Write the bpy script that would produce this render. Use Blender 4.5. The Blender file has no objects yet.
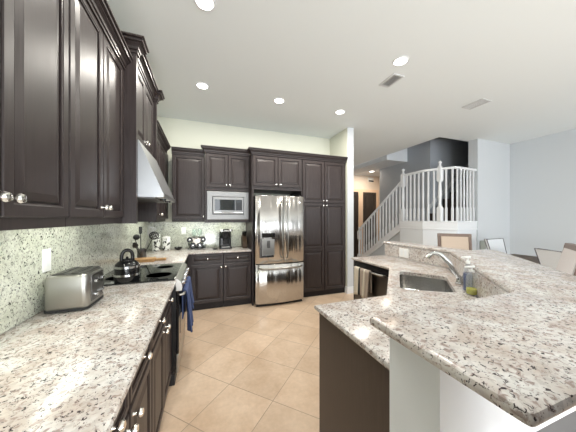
import bpy, bmesh, math, random
from mathutils import Vector, Matrix
random.seed(7)
PI = math.pi
S = bpy.context.scene
COL = S.collection

# ------------------------------------------------------------------ camera
cam = bpy.data.cameras.new('camera')
camo = bpy.data.objects.new('camera', cam)
COL.objects.link(camo)
camo.location = (0, 0, 1.4496)
camo.rotation_euler = (PI/2, 0, -0.3445)
cam.sensor_fit = 'HORIZONTAL'
cam.sensor_width = 36
cam.lens = 36*231.8/576
cam.shift_y = 1.83/576
cam.clip_start = 0.02
S.camera = camo

# ------------------------------------------------------------------ world, exposure, daylight
w = bpy.data.worlds.new('world')
S.world = w
w.use_nodes = True
bg = w.node_tree.nodes['Background']
bg.inputs[0].default_value = (0.80, 0.90, 1.0, 1)
bg.inputs[1].default_value = 0.6
S.view_settings.view_transform = 'Standard'
S.view_settings.look = 'None'
S.view_settings.exposure = 0.0
S.view_settings.gamma = 1
S.view_settings.use_curve_mapping = False

def area(name, loc, rot, sx, sy, power, col, shape='RECTANGLE', spread=None):
    l = bpy.data.lights.new(name, 'AREA')
    l.shape = shape
    l.size = sx
    if shape in ('RECTANGLE', 'ELLIPSE'):
        l.size_y = sy
    l.energy = power
    l.color = col
    if spread:
        l.spread = spread
    o = bpy.data.objects.new(name, l)
    COL.objects.link(o)
    o.location = loc
    o.rotation_euler = rot
    return o

DAY = (0.90, 0.95, 1.0)
area('daylight_patio', (3.6, -3.85, 1.25), (PI/2, 0, 0), 4.4, 2.3, 135, DAY)
area('daylight_kitchen', (-0.05, -3.85, 1.25), (PI/2, 0, 0), 1.5, 2.3, 75, DAY)
# added unseen lamps, angled up, brightening the ceiling in place of daylight bounce
area('ceiling_fill', (3.6, -3.9, 0.35), (PI/2+0.75, 0, 0), 4.4, 0.6, 95, (0.95, 0.97, 1.0))
area('ceiling_fill_kitchen', (-0.05, -3.9, 0.35), (PI/2+0.75, 0, 0), 1.5, 0.6, 110, (0.95, 0.97, 1.0))

# ------------------------------------------------------------------ materials
def mat(name, base=(0.8, 0.8, 0.8), rough=0.5, metal=0.0, spec=0.5, emit=None, estr=0, trans=0, ior=1.45, coat=0):
    m = bpy.data.materials.new(name)
    m.use_nodes = True
    b = m.node_tree.nodes['Principled BSDF']
    b.inputs['Base Color'].default_value = (*base, 1)
    b.inputs['Roughness'].default_value = rough
    b.inputs['Metallic'].default_value = metal
    b.inputs['Specular IOR Level'].default_value = spec
    b.inputs['Transmission Weight'].default_value = trans
    b.inputs['IOR'].default_value = ior
    b.inputs['Coat Weight'].default_value = coat
    if emit:
        b.inputs['Emission Color'].default_value = (*emit, 1)
        b.inputs['Emission Strength'].default_value = estr
    return m

class NT:
    def __init__(s, m):
        s.t = m.node_tree
        s.b = s.t.nodes['Principled BSDF']
    def n(s, typ, **kw):
        x = s.t.nodes.new(typ)
        for k, v in kw.items():
            setattr(x, k, v)
        return x
    def l(s, a, b):
        s.t.links.new(a, b)
    def pos(s, scale=(1, 1, 1), rot=(0, 0, 0)):
        g = s.n('ShaderNodeNewGeometry')
        mp = s.n('ShaderNodeMapping')
        mp.inputs['Scale'].default_value = scale
        mp.inputs['Rotation'].default_value = rot
        s.l(g.outputs['Position'], mp.inputs['Vector'])
        return mp.outputs['Vector']
    def obj(s, scale=(1, 1, 1)):
        g = s.n('ShaderNodeTexCoord')
        mp = s.n('ShaderNodeMapping')
        mp.inputs['Scale'].default_value = scale
        s.l(g.outputs['Object'], mp.inputs['Vector'])
        return mp.outputs['Vector']
    def noise(s, vec, scale, detail=3, rough=0.5, dist=0):
        x = s.n('ShaderNodeTexNoise')
        x.inputs['Scale'].default_value = scale
        x.inputs['Detail'].default_value = detail
        x.inputs['Roughness'].default_value = rough
        x.inputs['Distortion'].default_value = dist
        s.l(vec, x.inputs['Vector'])
        return x
    def ramp(s, fac, stops, interp='LINEAR'):
        r = s.n('ShaderNodeValToRGB')
        r.color_ramp.interpolation = interp
        e = r.color_ramp.elements
        while len(e) < len(stops):
            e.new(0.5)
        for q, (p, c) in zip(e, stops):
            q.position = p
            q.color = (*c, 1) if len(c) == 3 else c
        s.l(fac, r.inputs['Fac'])
        return r.outputs['Color']
    def mix(s, fac, a, b, mode='MIX'):
        x = s.n('ShaderNodeMix', data_type='RGBA', blend_type=mode)
        for sock, v in ((x.inputs['Factor'], fac), (x.inputs['A'], a), (x.inputs['B'], b)):
            pass
        def put(sock, v):
            if hasattr(v, 'is_output'):
                s.l(v, sock)
            elif isinstance(v, tuple):
                sock.default_value = (*v, 1) if len(v) == 3 else v
            else:
                sock.default_value = v
        put(x.inputs[0], fac); put(x.inputs[6], a); put(x.inputs[7], b)
        return x.outputs[2]
    def math(s, op, a, b=None, clamp=False):
        x = s.n('ShaderNodeMath', operation=op)
        x.use_clamp = clamp
        for i, v in enumerate((a, b)):
            if v is None: continue
            if hasattr(v, 'is_output'): s.l(v, x.inputs[i])
            else: x.inputs[i].default_value = v
        return x.outputs[0]
    def base(s, c): s.l(c, s.b.inputs['Base Color'])
    def bump(s, h, strength=0.2, dist=0.01):
        x = s.n('ShaderNodeBump')
        x.inputs['Strength'].default_value = strength
        x.inputs['Distance'].default_value = dist
        s.l(h, x.inputs['Height'])
        s.l(x.outputs['Normal'], s.b.inputs['Normal'])

def granite(name, light, warm, grey, dark, rough=0.2, k=1.0):
    m = mat(name, rough=rough, spec=0.5)
    t = NT(m)
    p = t.pos()
    big = t.noise(p, 9, 3, 0.55, 0.4).outputs[0]
    c = t.ramp(big, [(0.36, light), (0.64, warm)])
    v0 = t.n('ShaderNodeTexVoronoi'); v0.inputs['Scale'].default_value = 75
    t.l(p, v0.inputs['Vector'])
    c = t.mix(0.9, c, t.ramp(v0.outputs['Color'], [(0.0, (0.76, 0.75, 0.75)), (0.35, (0.98, 0.98, 0.98)), (1, (1.1, 1.1, 1.1))]), 'MULTIPLY')
    md = t.noise(p, 56, 4, 0.6, 0.6).outputs[0]
    gm = t.ramp(md, [(0.54, (0, 0, 0)), (0.62, (0.85*k, 0.85*k, 0.85*k))])
    c = t.mix(gm, c, grey)
    fine = t.noise(t.pos(), 88, 3, 0.6, 0.9).outputs[0]
    fm = t.ramp(fine, [(0.375, (1, 1, 1)), (0.405, (0, 0, 0))])
    c = t.mix(fm, c, dark)
    t.base(c)
    return m

M = {}
M['granite'] = granite('granite', (0.68, 0.665, 0.645), (0.52, 0.455, 0.41), (0.30, 0.225, 0.20), (0.035, 0.022, 0.026))
M['granite_splash'] = granite('granite_splash', (0.66, 0.68, 0.60), (0.57, 0.59, 0.50), (0.27, 0.27, 0.24), (0.03, 0.028, 0.03), rough=0.08, k=0.75)

def wood(name, base, base2, rough=0.32):
    m = mat(name, base, rough, spec=0.42)
    t = NT(m)
    p = t.pos((1, 1, 0.06))
    n = t.noise(p, 90, 4, 0.6).outputs[0]
    t.base(t.ramp(n, [(0.3, base), (0.7, base2)]))
    r = t.ramp(n, [(0.3, (rough*0.9,)*3), (0.7, (rough*1.15,)*3)])
    t.l(r, t.b.inputs['Roughness'])
    t.bump(n, 0.06, 0.002)
    return m
M['espresso'] = wood('espresso', (0.028, 0.0205, 0.020), (0.047, 0.036, 0.0345), 0.38)
M['espresso_end'] = wood('espresso_end', (0.065, 0.047, 0.038), (0.088, 0.066, 0.055), 0.4)
M['toe'] = mat('toe', (0.012, 0.009, 0.009), 0.6)

def paint(name, c, rough=0.6):
    m = mat(name, c, rough, spec=0.3)
    t = NT(m)
    n = t.noise(t.pos(), 220, 2).outputs[0]
    t.bump(n, 0.05, 0.001)
    return m
M['cream'] = paint('cream', (0.70, 0.71, 0.61))
M['grey_wall'] = paint('grey_wall', (0.62, 0.65, 0.675))
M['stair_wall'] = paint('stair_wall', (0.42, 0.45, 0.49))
M['ceiling'] = paint('ceiling', (0.82, 0.86, 0.86), 0.8)
M['white'] = paint('white', (0.80, 0.83, 0.86), 0.45)
M['white_trim'] = mat('white_trim', (0.82, 0.84, 0.86), 0.35)
M['peach'] = paint('peach', (0.78, 0.68, 0.58))
M['plastic_white'] = mat('plastic_white', (0.85, 0.85, 0.84), 0.3)
M['black'] = mat('black', (0.012, 0.012, 0.013), 0.25)
M['black_gloss'] = mat('black_gloss', (0.008, 0.008, 0.009), 0.06, spec=0.6)
M['black_matte'] = mat('black_matte', (0.018, 0.018, 0.019), 0.6)
M['glass_dark'] = mat('glass_dark', (0.010, 0.012, 0.013), 0.03, spec=0.7)
M['dark_door'] = wood('dark_door', (0.030, 0.024, 0.021), (0.055, 0.046, 0.04), 0.35)
M['stair_dark'] = wood('stair_dark', (0.016, 0.010, 0.009), (0.028, 0.017, 0.014), 0.4)
M['nickel'] = mat('nickel', (0.86, 0.84, 0.80), 0.12, 1.0)
M['chrome'] = mat('chrome', (0.62, 0.63, 0.64), 0.07, 1.0)
M['wood_light'] = wood('wood_light', (0.42, 0.23, 0.09), (0.55, 0.33, 0.15), 0.45)
M['chair_wood'] = wood('chair_wood', (0.15, 0.105, 0.085), (0.22, 0.165, 0.14), 0.4)
M['table_wood'] = wood('table_wood', (0.05, 0.03, 0.016), (0.09, 0.055, 0.028), 0.5)

def steel(name, c, rough, wave=0.0, brush='z'):
    m = mat(name, c, rough, 1.0)
    t = NT(m)
    sc = (1, 1, 0.02) if brush == 'z' else (0.02, 0.02, 1)
    n = t.noise(t.pos(sc), 400, 2).outputs[0]
    r = t.ramp(n, [(0.3, (rough*0.94,)*3), (0.7, (rough*1.06,)*3)])
    t.l(r, t.b.inputs['Roughness'])
    if wave:
        n2 = t.noise(t.pos((1, 1, 0.07)), 9.0, 1, 0.4, 0.5).outputs[0]
        t.bump(n2, 1.0, wave)
    return m
M['steel'] = steel('steel', (0.42, 0.41, 0.385), 0.30)
M['steel_fridge'] = steel('steel_fridge', (0.50, 0.485, 0.465), 0.20, 0.03)
M['steel_hood'] = steel('steel_hood', (0.50, 0.51, 0.52), 0.4)
M['steel_dull'] = steel('steel_dull', (0.27, 0.268, 0.265), 0.45)
M['steel_sink'] = mat('steel_sink', (0.58, 0.58, 0.57), 0.20, 1.0)
M['steel_dark'] = steel('steel_dark', (0.16, 0.155, 0.15), 0.3)
M['rubber'] = mat('rubber', (0.03, 0.03, 0.032), 0.6)

def fabric(name, c, c2=None, scale=420):
    m = mat(name, c, 0.9, spec=0.1)
    t = NT(m)
    n = t.noise(t.obj(), scale, 2).outputs[0]
    t.base(t.ramp(n, [(0.3, c), (0.7, c2 or tuple(min(1, x*1.15) for x in c))]))
    t.bump(n, 0.15, 0.002)
    return m
M['fabric_tan'] = fabric('fabric_tan', (0.47, 0.385, 0.315))
M['fabric_pink'] = fabric('fabric_pink', (0.58, 0.545, 0.53))
M['fabric_white'] = fabric('fabric_white', (0.68, 0.70, 0.72))
M['fabric_grey'] = fabric('fabric_grey', (0.18, 0.175, 0.185))
M['stool_frame'] = mat('stool_frame', (0.20, 0.195, 0.205), 0.4)
M['piping'] = mat('piping', (0.10, 0.09, 0.10), 0.6)
M['towel_blue'] = fabric('towel_blue', (0.05, 0.07, 0.15), (0.10, 0.13, 0.25), 250)
M['towel_cream'] = fabric('towel_cream', (0.62, 0.57, 0.47))
M['towel_tan'] = fabric('towel_tan', (0.36, 0.30, 0.25))
M['towel_dark'] = fabric('towel_dark', (0.03, 0.03, 0.032))
M['soap_blue'] = mat('soap_blue', (0.010, 0.03, 0.16), 0.08, spec=0.6)
M['soap_green'] = mat('soap_green', (0.50, 0.50, 0.02), 0.1)
M['clear_plastic'] = mat('clear_plastic', (0.85, 0.90, 0.92), 0.08)
M['clear_plastic'].node_tree.nodes['Principled BSDF'].inputs['Alpha'].default_value = 0.18
M['glass_green'] = mat('glass_green', (0.62, 0.76, 0.68), 0.05)
M['glass_green'].node_tree.nodes['Principled BSDF'].inputs['Alpha'].default_value = 0.28
M['glass'] = mat('glass', (0.95, 0.98, 0.98), 0.02, trans=1.0, ior=1.45)
M['lamp'] = mat('lamp', (1, 1, 1), 0.5, emit=(1.0, 0.95, 0.85), estr=9)
M['lamp_strip'] = mat('lamp_strip', (1, 1, 1), 0.5, emit=(1.0, 0.97, 0.88), estr=3)
M['display'] = mat('display', (0.02, 0.025, 0.03), 0.1)
M['vent'] = mat('vent', (0.62, 0.63, 0.63), 0.5)
M['vent_dark'] = mat('vent_dark', (0.03, 0.03, 0.032), 0.8)
M['trivet_grey'] = mat('trivet_grey', (0.36, 0.38, 0.34), 0.7)

# floor tile, laid on the diagonal
m = mat('tile', rough=0.28, spec=0.45)
t = NT(m)
g = t.n('ShaderNodeNewGeometry')
sp = t.n('ShaderNodeSeparateXYZ')
t.l(g.outputs['Position'], sp.inputs[0])
uu = t.math('ADD', sp.outputs[0], sp.outputs[1])
vv = t.math('SUBTRACT', sp.outputs[1], sp.outputs[0])
TS = 0.612
def edge(x, off):
    a = t.math('DIVIDE', t.math('SUBTRACT', x, off-20*TS), TS)
    f = t.math('FRACT', a)
    d = t.math('MINIMUM', f, t.math('SUBTRACT', 1.0, f))
    return d, t.math('FLOOR', a)
du, iu = edge(uu, 2.275)
dv, iv = edge(vv, 1.873)
dm = t.math('MINIMUM', du, dv)
gr = t.math('LESS_THAN', dm, 0.0062)
cell = t.n('ShaderNodeCombineXYZ')
t.l(iu, cell.inputs[0]); t.l(iv, cell.inputs[1])
wn = t.n('ShaderNodeTexWhiteNoise', noise_dimensions='3D')
t.l(cell.outputs[0], wn.inputs['Vector'])
n1 = t.noise(t.pos(), 3.2, 5, 0.6, 0.5).outputs[0]
n2 = t.noise(t.pos(), 30, 3, 0.6).outputs[0]
c = t.ramp(n1, [(0.3, (0.58, 0.42, 0.29)), (0.7, (0.72, 0.56, 0.42))])
c = t.mix(0.35, c, t.ramp(n2, [(0.3, (0.80, 0.80, 0.80)), (0.7, (1.1, 1.1, 1.1))]), 'MULTIPLY')
c = t.mix(1.0, c, t.ramp(wn.outputs['Value'], [(0, (0.92, 0.92, 0.92)), (1, (1.05, 1.05, 1.05))]), 'MULTIPLY')
c = t.mix(gr, c, (0.36, 0.27, 0.20))
t.base(c)
hgt = t.math('SUBTRACT', 1.0, gr)
t.bump(hgt, 0.3, 0.002)
M['tile'] = m

# canister glaze: white with black blotches
m = mat('blotch', rough=0.2)
t = NT(m)
n = t.noise(t.pos(), 26, 2, 0.5, 0.3).outputs[0]
t.base(t.ramp(n, [(0.40, (0.02, 0.02, 0.02)), (0.44, (0.78, 0.80, 0.76))]))
M['blotch'] = m

# ------------------------------------------------------------------ geometry helpers
ORG = {}
class MB:
    def __init__(s):
        s.bm = bmesh.new()
    def box(s, x0, x1, y0, y1, z0, z1, bev=0.0):
        vs = [s.bm.verts.new((x, y, z)) for x in (x0, x1) for y in (y0, y1) for z in (z0, z1)]
        idx = [(0, 1, 3, 2), (4, 6, 7, 5), (0, 4, 5, 1), (2, 3, 7, 6), (0, 2, 6, 4), (1, 5, 7, 3)]
        fs = [s.bm.faces.new([vs[i] for i in f]) for f in idx]
        if bev:
            es = list({e for f in fs for e in f.edges})
            bmesh.ops.bevel(s.bm, geom=es, offset=bev, segments=2, affect='EDGES', profile=0.5)
        return s
    def prism(s, pts, z0, z1):
        n = len(pts)
        a = [s.bm.verts.new((p[0], p[1], z0)) for p in pts]
        b = [s.bm.verts.new((p[0], p[1], z1)) for p in pts]
        s.bm.faces.new(a[::-1]); s.bm.faces.new(b)
        for i in range(n):
            j = (i+1) % n
            s.bm.faces.new((a[i], a[j], b[j], b[i]))
        return s
    def prism_dir(s, pts3, vec):
        """closed 3D polygon extruded along vec"""
        n = len(pts3); vec = Vector(vec)
        a = [s.bm.verts.new(p) for p in pts3]
        b = [s.bm.verts.new(Vector(p)+vec) for p in pts3]
        s.bm.faces.new(a[::-1]); s.bm.faces.new(b)
        for i in range(n):
            j = (i+1) % n
            s.bm.faces.new((a[i], a[j], b[j], b[i]))
        return s
    def ring_loft(s, rings, cap0=True, cap1=True, close=True):
        R = [[s.bm.verts.new(p) for p in r] for r in rings]
        n = len(R[0])
        for k in range(len(R)-1):
            for i in range(n if close else n-1):
                j = (i+1) % n
                s.bm.faces.new((R[k][i], R[k][j], R[k+1][j], R[k+1][i]))
        if cap0: s.bm.faces.new(R[0][::-1])
        if cap1: s.bm.faces.new(R[-1])
        return s
    def lathe(s, c, prof, seg=20, axis='z'):
        """prof: list of (r, h)"""
        rings = []
        for r, h in prof:
            ring = []
            for i in range(seg):
                a = 2*PI*i/seg
                p = (r*math.cos(a), r*math.sin(a), h)
                if axis == 'x': p = (p[2], p[0], p[1])
                if axis == '-x': p = (-p[2], p[0], p[1])
                if axis == '-y': p = (p[0], -p[2], p[1])
                if axis == 'y': p = (p[0], p[2], p[1])
                ring.append((c[0]+p[0], c[1]+p[1], c[2]+p[2]))
            rings.append(ring)
        return s.ring_loft(rings)
    def tube(s, pts, r, seg=10):
        pts = [Vector(p) for p in pts]
        rr = r if isinstance(r, (list, tuple)) else [r]*len(pts)
        rings = []
        up = Vector((0, 0, 1))
        d0 = (pts[1]-pts[0]).normalized()
        if abs(d0.dot(up)) > 0.95: up = Vector((1, 0, 0))
        nrm = (up - d0*up.dot(d0)).normalized()
        for i, p in enumerate(pts):
            if i == 0: d = d0
            elif i == len(pts)-1: d = (pts[i]-pts[i-1]).normalized()
            else: d = ((pts[i]-pts[i-1]).normalized()+(pts[i+1]-pts[i]).normalized()).normalized()
            nrm = (nrm - d*nrm.dot(d)).normalized()
            bn = d.cross(nrm)
            rings.append([p + (nrm*math.cos(2*PI*k/seg)+bn*math.sin(2*PI*k/seg))*rr[i] for k in range(seg)])
        return s.ring_loft(rings)
    def ball(s, c, r, sz=None):
        sz = sz or (1, 1, 1)
        prof = []
        rings = []
        seg = 14
        for k in range(9):
            a = -PI/2+PI*k/8
            q = max(math.cos(a), 0.02)
            rings.append([(c[0]+r*sz[0]*q*math.cos(2*PI*i/seg), c[1]+r*sz[1]*q*math.sin(2*PI*i/seg), c[2]+r*sz[2]*math.sin(a)) for i in range(seg)])
        return s.ring_loft(rings)
    def quadgrid(s, P):
        R = [[s.bm.verts.new(p) for p in r] for r in P]
        for i in range(len(R)-1):
            for j in range(len(R[0])-1):
                s.bm.faces.new((R[i][j], R[i][j+1], R[i+1][j+1], R[i+1][j]))
        return s

def worg(o):
    return ORG.get(o.name, Vector((0, 0, 0)))

def obj(name, mb, material, parent=None, smooth=False, local=False, angle=40):
    bm = mb.bm
    bmesh.ops.recalc_face_normals(bm, faces=bm.faces)
    if parent is not None and not local:
        bmesh.ops.translate(bm, verts=bm.verts, vec=-worg(parent))
    me = bpy.data.meshes.new(name)
    bm.to_mesh(me); bm.free()
    me.materials.append(material)
    if smooth:
        for p in me.polygons: p.use_smooth = True
        me.set_sharp_from_angle(angle=math.radians(angle))
    o = bpy.data.objects.new(name, me)
    COL.objects.link(o)
    if parent is not None:
        o.parent = parent
        ORG[o.name] = worg(parent)
    return o

def tag(o, label, cat, group=None, kind=None):
    o['label'] = label; o['category'] = cat
    if group: o['group'] = group
    if kind: o['kind'] = kind
    return o

def thing(name, label, cat, loc=(0, 0, 0), rotz=0, group=None):
    o = bpy.data.objects.new(name, None)
    COL.objects.link(o)
    o.empty_display_size = 0.05
    o.location = loc
    o.rotation_euler = (0, 0, rotz)
    ORG[o.name] = Vector(loc)
    return tag(o, label, cat, group)

def struct(name, mb, material, label=None, smooth=False):
    o = obj(name, mb, material, smooth=smooth)
    o['kind'] = 'structure'
    if label:
        o['label'] = label
    return o

def dup(root, loc, rotz=0, label=None, group=None):
    r = root.copy(); COL.objects.link(r)
    r.location = loc; r.rotation_euler = (0, 0, rotz)
    if label: r['label'] = label
    if group: r['group'] = group
    def rec(src, dst):
        for ch in list(src.children):
            c2 = ch.copy(); COL.objects.link(c2); c2.parent = dst
            rec(ch, c2)
    rec(root, r)
    return r

def offset_poly(pts, d):
    """inset (d>0) a CCW polygon"""
    n = len(pts); out = []
    for i in range(n):
        p0, p1, p2 = Vector(pts[i-1]), Vector(pts[i]), Vector(pts[(i+1) % n])
        a = (p1-p0).normalized(); b = (p2-p1).normalized()
        na = Vector((-a.y, a.x)); nb = Vector((-b.y, b.x))
        k = 1+na.dot(nb)
        v = (na+nb)/max(k, 0.2)
        out.append((p1.x+v.x*d, p1.y+v.y*d))
    return out

def ccw(pts):
    a = sum(pts[i-1][0]*pts[i][1]-pts[i][0]*pts[i-1][1] for i in range(len(pts)))
    return pts if a > 0 else pts[::-1]

def round_poly(pts, r, seg=4, which=None):
    """round the corners of a polygon"""
    out = []
    n = len(pts)
    for i in range(n):
        if which is not None and i not in which:
            out.append(pts[i]); continue
        p0, p1, p2 = Vector(pts[i-1]), Vector(pts[i]), Vector(pts[(i+1) % n])
        a = (p0-p1).normalized(); b = (p2-p1).normalized()
        ang = a.angle(b)
        L = min(r/math.tan(ang/2), (p0-p1).length*0.45, (p2-p1).length*0.45)
        q0 = p1+a*L; q2 = p1+b*L
        for k in range(seg+1):
            u = k/seg
            q = q0*(1-u)**2 + p1*2*u*(1-u) + q2*u*u
            out.append((q.x, q.y))
    return out

def slab(pts, z0, z1, r=0.012, hole=None):
    """stone slab with eased edges and an optional hole"""
    mb = MB(); bm = mb.bm
    pts = ccw(pts)
    prof = []
    for k in range(4):
        a = PI/2*k/3
        prof.append((r*(1-math.sin(a)), z1-r*(1-math.cos(a)) if False else z1 - r*(1-math.cos(a))))
    # from outer-lower to inner-top
    lower = [(r*(1-math.sin(a)), z0+r*(1-math.cos(a))) for a in (0, PI/6, PI/3, PI/2)]
    rings = []
    for a in (0, PI/4, PI/2):
        rings.append((r*(1-math.sin(a)), z0+r*(1-math.cos(a))))
    for a in (PI/2, PI/4, 0):
        rings.append((r*(1-math.sin(a)), z1-r*(1-math.cos(a))))
    R = []
    for d, z in rings:
        R.append([bm.verts.new((x, y, z)) for x, y in offset_poly(pts, d)])
    n = len(pts)
    for k in range(len(R)-1):
        for i in range(n):
            j = (i+1) % n
            bm.faces.new((R[k][i], R[k][j], R[k+1][j], R[k+1][i]))
    if hole is None:
        for L in (R[0], R[-1]):
            bmesh.ops.triangle_fill(bm, use_beauty=True, edges=[bm.edges.get((L[i], L[(i+1) % n])) for i in range(n)])
    else:
        hole = ccw(hole)
        hb = [bm.verts.new((x, y, z0)) for x, y in hole]
        ht = [bm.verts.new((x, y, z1)) for x, y in hole]
        m = len(hole)
        for i in range(m):
            j = (i+1) % m
            bm.faces.new((ht[i], ht[j], hb[j], hb[i]))
        for outer, inner in ((R[0], hb), (R[-1], ht)):
            es = []
            for L in (outer, inner):
                for i in range(len(L)):
                    e = bm.edges.get((L[i], L[(i+1) % len(L)]))
                    es.append(e)
            bmesh.ops.triangle_fill(bm, use_beauty=True, edges=es)
    return mb

def frame_pts(o, u, n, a, b, d):
    return Vector(o)+Vector(u)*a+Vector((0, 0, 1))*b+Vector(n)*d

def door_mb(o, u, n, w, h, t=0.02, rail=0.055, flat=False):
    """raised-panel door; o lower corner on the carcass face, u along width, n outwards"""
    mb = MB()
    if flat:
        steps = [(0, 0), (0, t-0.004), (0.004, t)]
    else:
        steps = [(0, 0), (0, t-0.004), (0.004, t), (rail-0.012, t), (rail-0.009, t-0.003), (rail-0.004, t-0.004), (rail-0.003, t-0.0185), (rail+0.005, t-0.0185), (rail+0.006, t-0.009), (rail+0.034, t-0.002), (rail+0.037, t-0.001)]
    rings = []
    for ins, dep in steps:
        rings.append([frame_pts(o, u, n, ins, ins, dep), frame_pts(o, u, n, w-ins, ins, dep), frame_pts(o, u, n, w-ins, h-ins, dep), frame_pts(o, u, n, ins, h-ins, dep)])
    mb.ring_loft(rings)
    return mb

def knob_mb(p, n, r=0.017):
    ax = {(1, 0, 0): 'x', (-1, 0, 0): '-x', (0, -1, 0): '-y', (0, 1, 0): 'y'}[tuple(n)]
    prof = [(0.009, 0), (0.006, 0.004), (0.005, 0.012), (0.009, 0.016), (r, 0.022), (r*1.02, 0.028), (r*0.8, 0.035), (r*0.3, 0.038)]
    return MB().lathe(p, prof, 14, ax)

def add_door(parent, name, o, u, n, w, h, knob=None, rail=0.055, material=None):
    d = obj(name, door_mb(o, u, n, w, h, rail=rail), material or M['espresso'], parent)
    if knob:
        kp = frame_pts(o, u, n, knob[0], knob[1], 0.02)
        obj('knob', knob_mb(kp, n), M['nickel'], d, smooth=True)
    return d

CROWN = [(0.0, 0.0), (0.010, 0.0), (0.012, 0.012), (0.004, 0.016), (0.004, 0.022), (0.016, 0.026), (0.020, 0.042), (0.036, 0.058), (0.036, 0.063), (0.052, 0.067), (0.054, 0.079), (0.046, 0.082), (0.046, 0.087), (0.064, 0.089), (0.064, 0.1), (0.0, 0.1)]
def sweep(path, normals_out, prof, z, scale=1.0):
    """profile swept along a horizontal polyline; normals_out: outward unit normal of each segment"""
    mb = MB()
    rings = []
    n = len(path)
    for i in range(n):
        if i == 0: v = Vector(normals_out[0])
        elif i == n-1: v = Vector(normals_out[-1])
        else:
            a, b = Vector(normals_out[i-1]), Vector(normals_out[i])
            v = (a+b)/(1+a.dot(b))
        rings.append([(path[i][0]+v.x*d*scale, path[i][1]+v.y*d*scale, z+h*scale) for d, h in prof])
    mb.ring_loft(rings)
    return mb

# ================================================================== SETTING
CH = 3.177
XL = -0.90
struct('floor', MB().box(-1.0, 7.2, -4.2, 9.0, -0.1, 0.0), M['tile'])
struct('wall_left', MB().box(XL-0.12, XL, -4.0, 4.58, 0, CH), M['cream'])
struct('wall_back', MB().box(XL, 2.70, 4.4618, 4.58, 0, CH), M['cream'])
struct('wall_pantry', MB().box(2.57, 2.70, 3.79, 4.4618, 0, CH), M['cream'])
struct('trim_pillar', MB().box(2.566, 2.704, 3.785, 3.79, 0, CH), M['grey_wall'])
struct('wall_right', MB().box(6.739, 6.86, -4.0, 3.36, 0, CH), M['grey_wall'])
struct('wall_dining', MB().box(5.6, 6.9, 3.36, 3.55, 0, CH), M['grey_wall'])
struct('ceiling', MB().box(-1.05, 7.0, -4.1, 3.57, CH, CH+0.12).box(-1.05, 4.72, 3.57, 9.0, CH, CH+0.12), M['ceiling'])
struct('ceiling_hall', MB().box(4.72, 6.4, 5.1, 9.0, 3.05, 3.17), M['grey_wall'])
struct('trim_header', MB().box(4.72, 5.6, 5.085, 5.1, 3.05, 5.5), M['white'])
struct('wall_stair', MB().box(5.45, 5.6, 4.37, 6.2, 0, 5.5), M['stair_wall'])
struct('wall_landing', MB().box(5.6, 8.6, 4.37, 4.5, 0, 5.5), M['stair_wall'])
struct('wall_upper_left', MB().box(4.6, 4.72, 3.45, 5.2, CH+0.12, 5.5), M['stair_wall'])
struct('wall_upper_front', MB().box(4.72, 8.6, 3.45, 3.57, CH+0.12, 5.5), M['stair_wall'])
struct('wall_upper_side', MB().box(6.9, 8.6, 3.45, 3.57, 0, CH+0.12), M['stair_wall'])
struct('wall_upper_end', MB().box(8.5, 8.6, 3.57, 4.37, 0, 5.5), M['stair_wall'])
struct('stairwell_sky_block', MB().box(4.6, 8.6, 3.45, 5.2, 5.5, 5.6), M['stair_wall'])  # unseen roof over the stairwell, put in to keep sky light out
struct('wall_hall', MB().box(2.6, 7.0, 7.3, 7.42, 0, CH), M['peach'])
struct('wall_hall_right', MB().box(6.4, 6.52, 5.2, 7.3, 0, CH), M['peach'])
struct('wall_hall_left', MB().box(2.58, 2.70, 4.58, 7.3, 0, CH), M['grey_wall'])
# rear wall with the patio doors the daylight comes through
struct('wall_rear', MB().box(XL, -0.9, -4.1, -4.0, 0, CH).box(-0.9, 5.9, -4.1, -4.0, 2.45, CH).box(0.8, 1.3, -4.1, -4.0, 0, 2.45).box(5.9, 6.74, -4.1, -4.0, 0, 2.45), M['grey_wall'])
for i, (a, b, k) in enumerate(((-0.9, 0.8, 2), (1.3, 5.9, 4))):
    f = MB(); gl = MB()
    ww = (b-a)/k
    for j in range(k):
        x0, x1 = a+j*ww, a+(j+1)*ww
        f.box(x0, x0+0.06, -4.08, -4.03, 0, 2.45).box(x1-0.06, x1, -4.08, -4.03, 0, 2.45)
        f.box(x0, x1, -4.08, -4.03, 2.37, 2.45).box(x0, x1, -4.08, -4.03, 0, 0.08)
        gl.box(x0+0.06, x1-0.06, -4.06, -4.05, 0.08, 2.37)
    wo = struct('window_%d' % (i+1), f, M['white_trim'])
    obj('pane', gl, M['glass'], wo)
# hall doors
struct('door_1', door_mb((5.60, 7.285, 0.0), (1, 0, 0), (0, -1, 0), 0.62, 2.42, rail=0.12), M['dark_door'])
struct('door_2', door_mb((4.72, 7.285, 0.0), (1, 0, 0), (0, -1, 0), 0.68, 2.42, rail=0.12), M['dark_door'])
tr = MB()
for a, b, hh in ((5.50, 6.32, 2.42), (4.62, 5.50, 2.42)):
    tr.box(a, a+0.1, 7.255, 7.3, 0, hh+0.1).box(b-0.1, b, 7.255, 7.3, 0, hh+0.1).box(a+0.1, b-0.1, 7.255, 7.3, hh, hh+0.1)
struct('trim_hall', tr, mat('hall_trim', (0.80, 0.60, 0.44), 0.4))
# baseboards
struct('baseboard_pillar', MB().box(2.555, 2.715, 3.772, 3.787, 0, 0.13).box(2.555, 2.57, 3.787, 3.86, 0, 0.13), M['white_trim'])
struct('baseboard_right', MB().box(6.724, 6.739, -4.0, 3.36, 0, 0.13), M['white_trim'])
struct('baseboard_dining', MB().box(5.6, 6.724, 3.345, 3.36, 0, 0.13), M['white_trim'])
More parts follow.
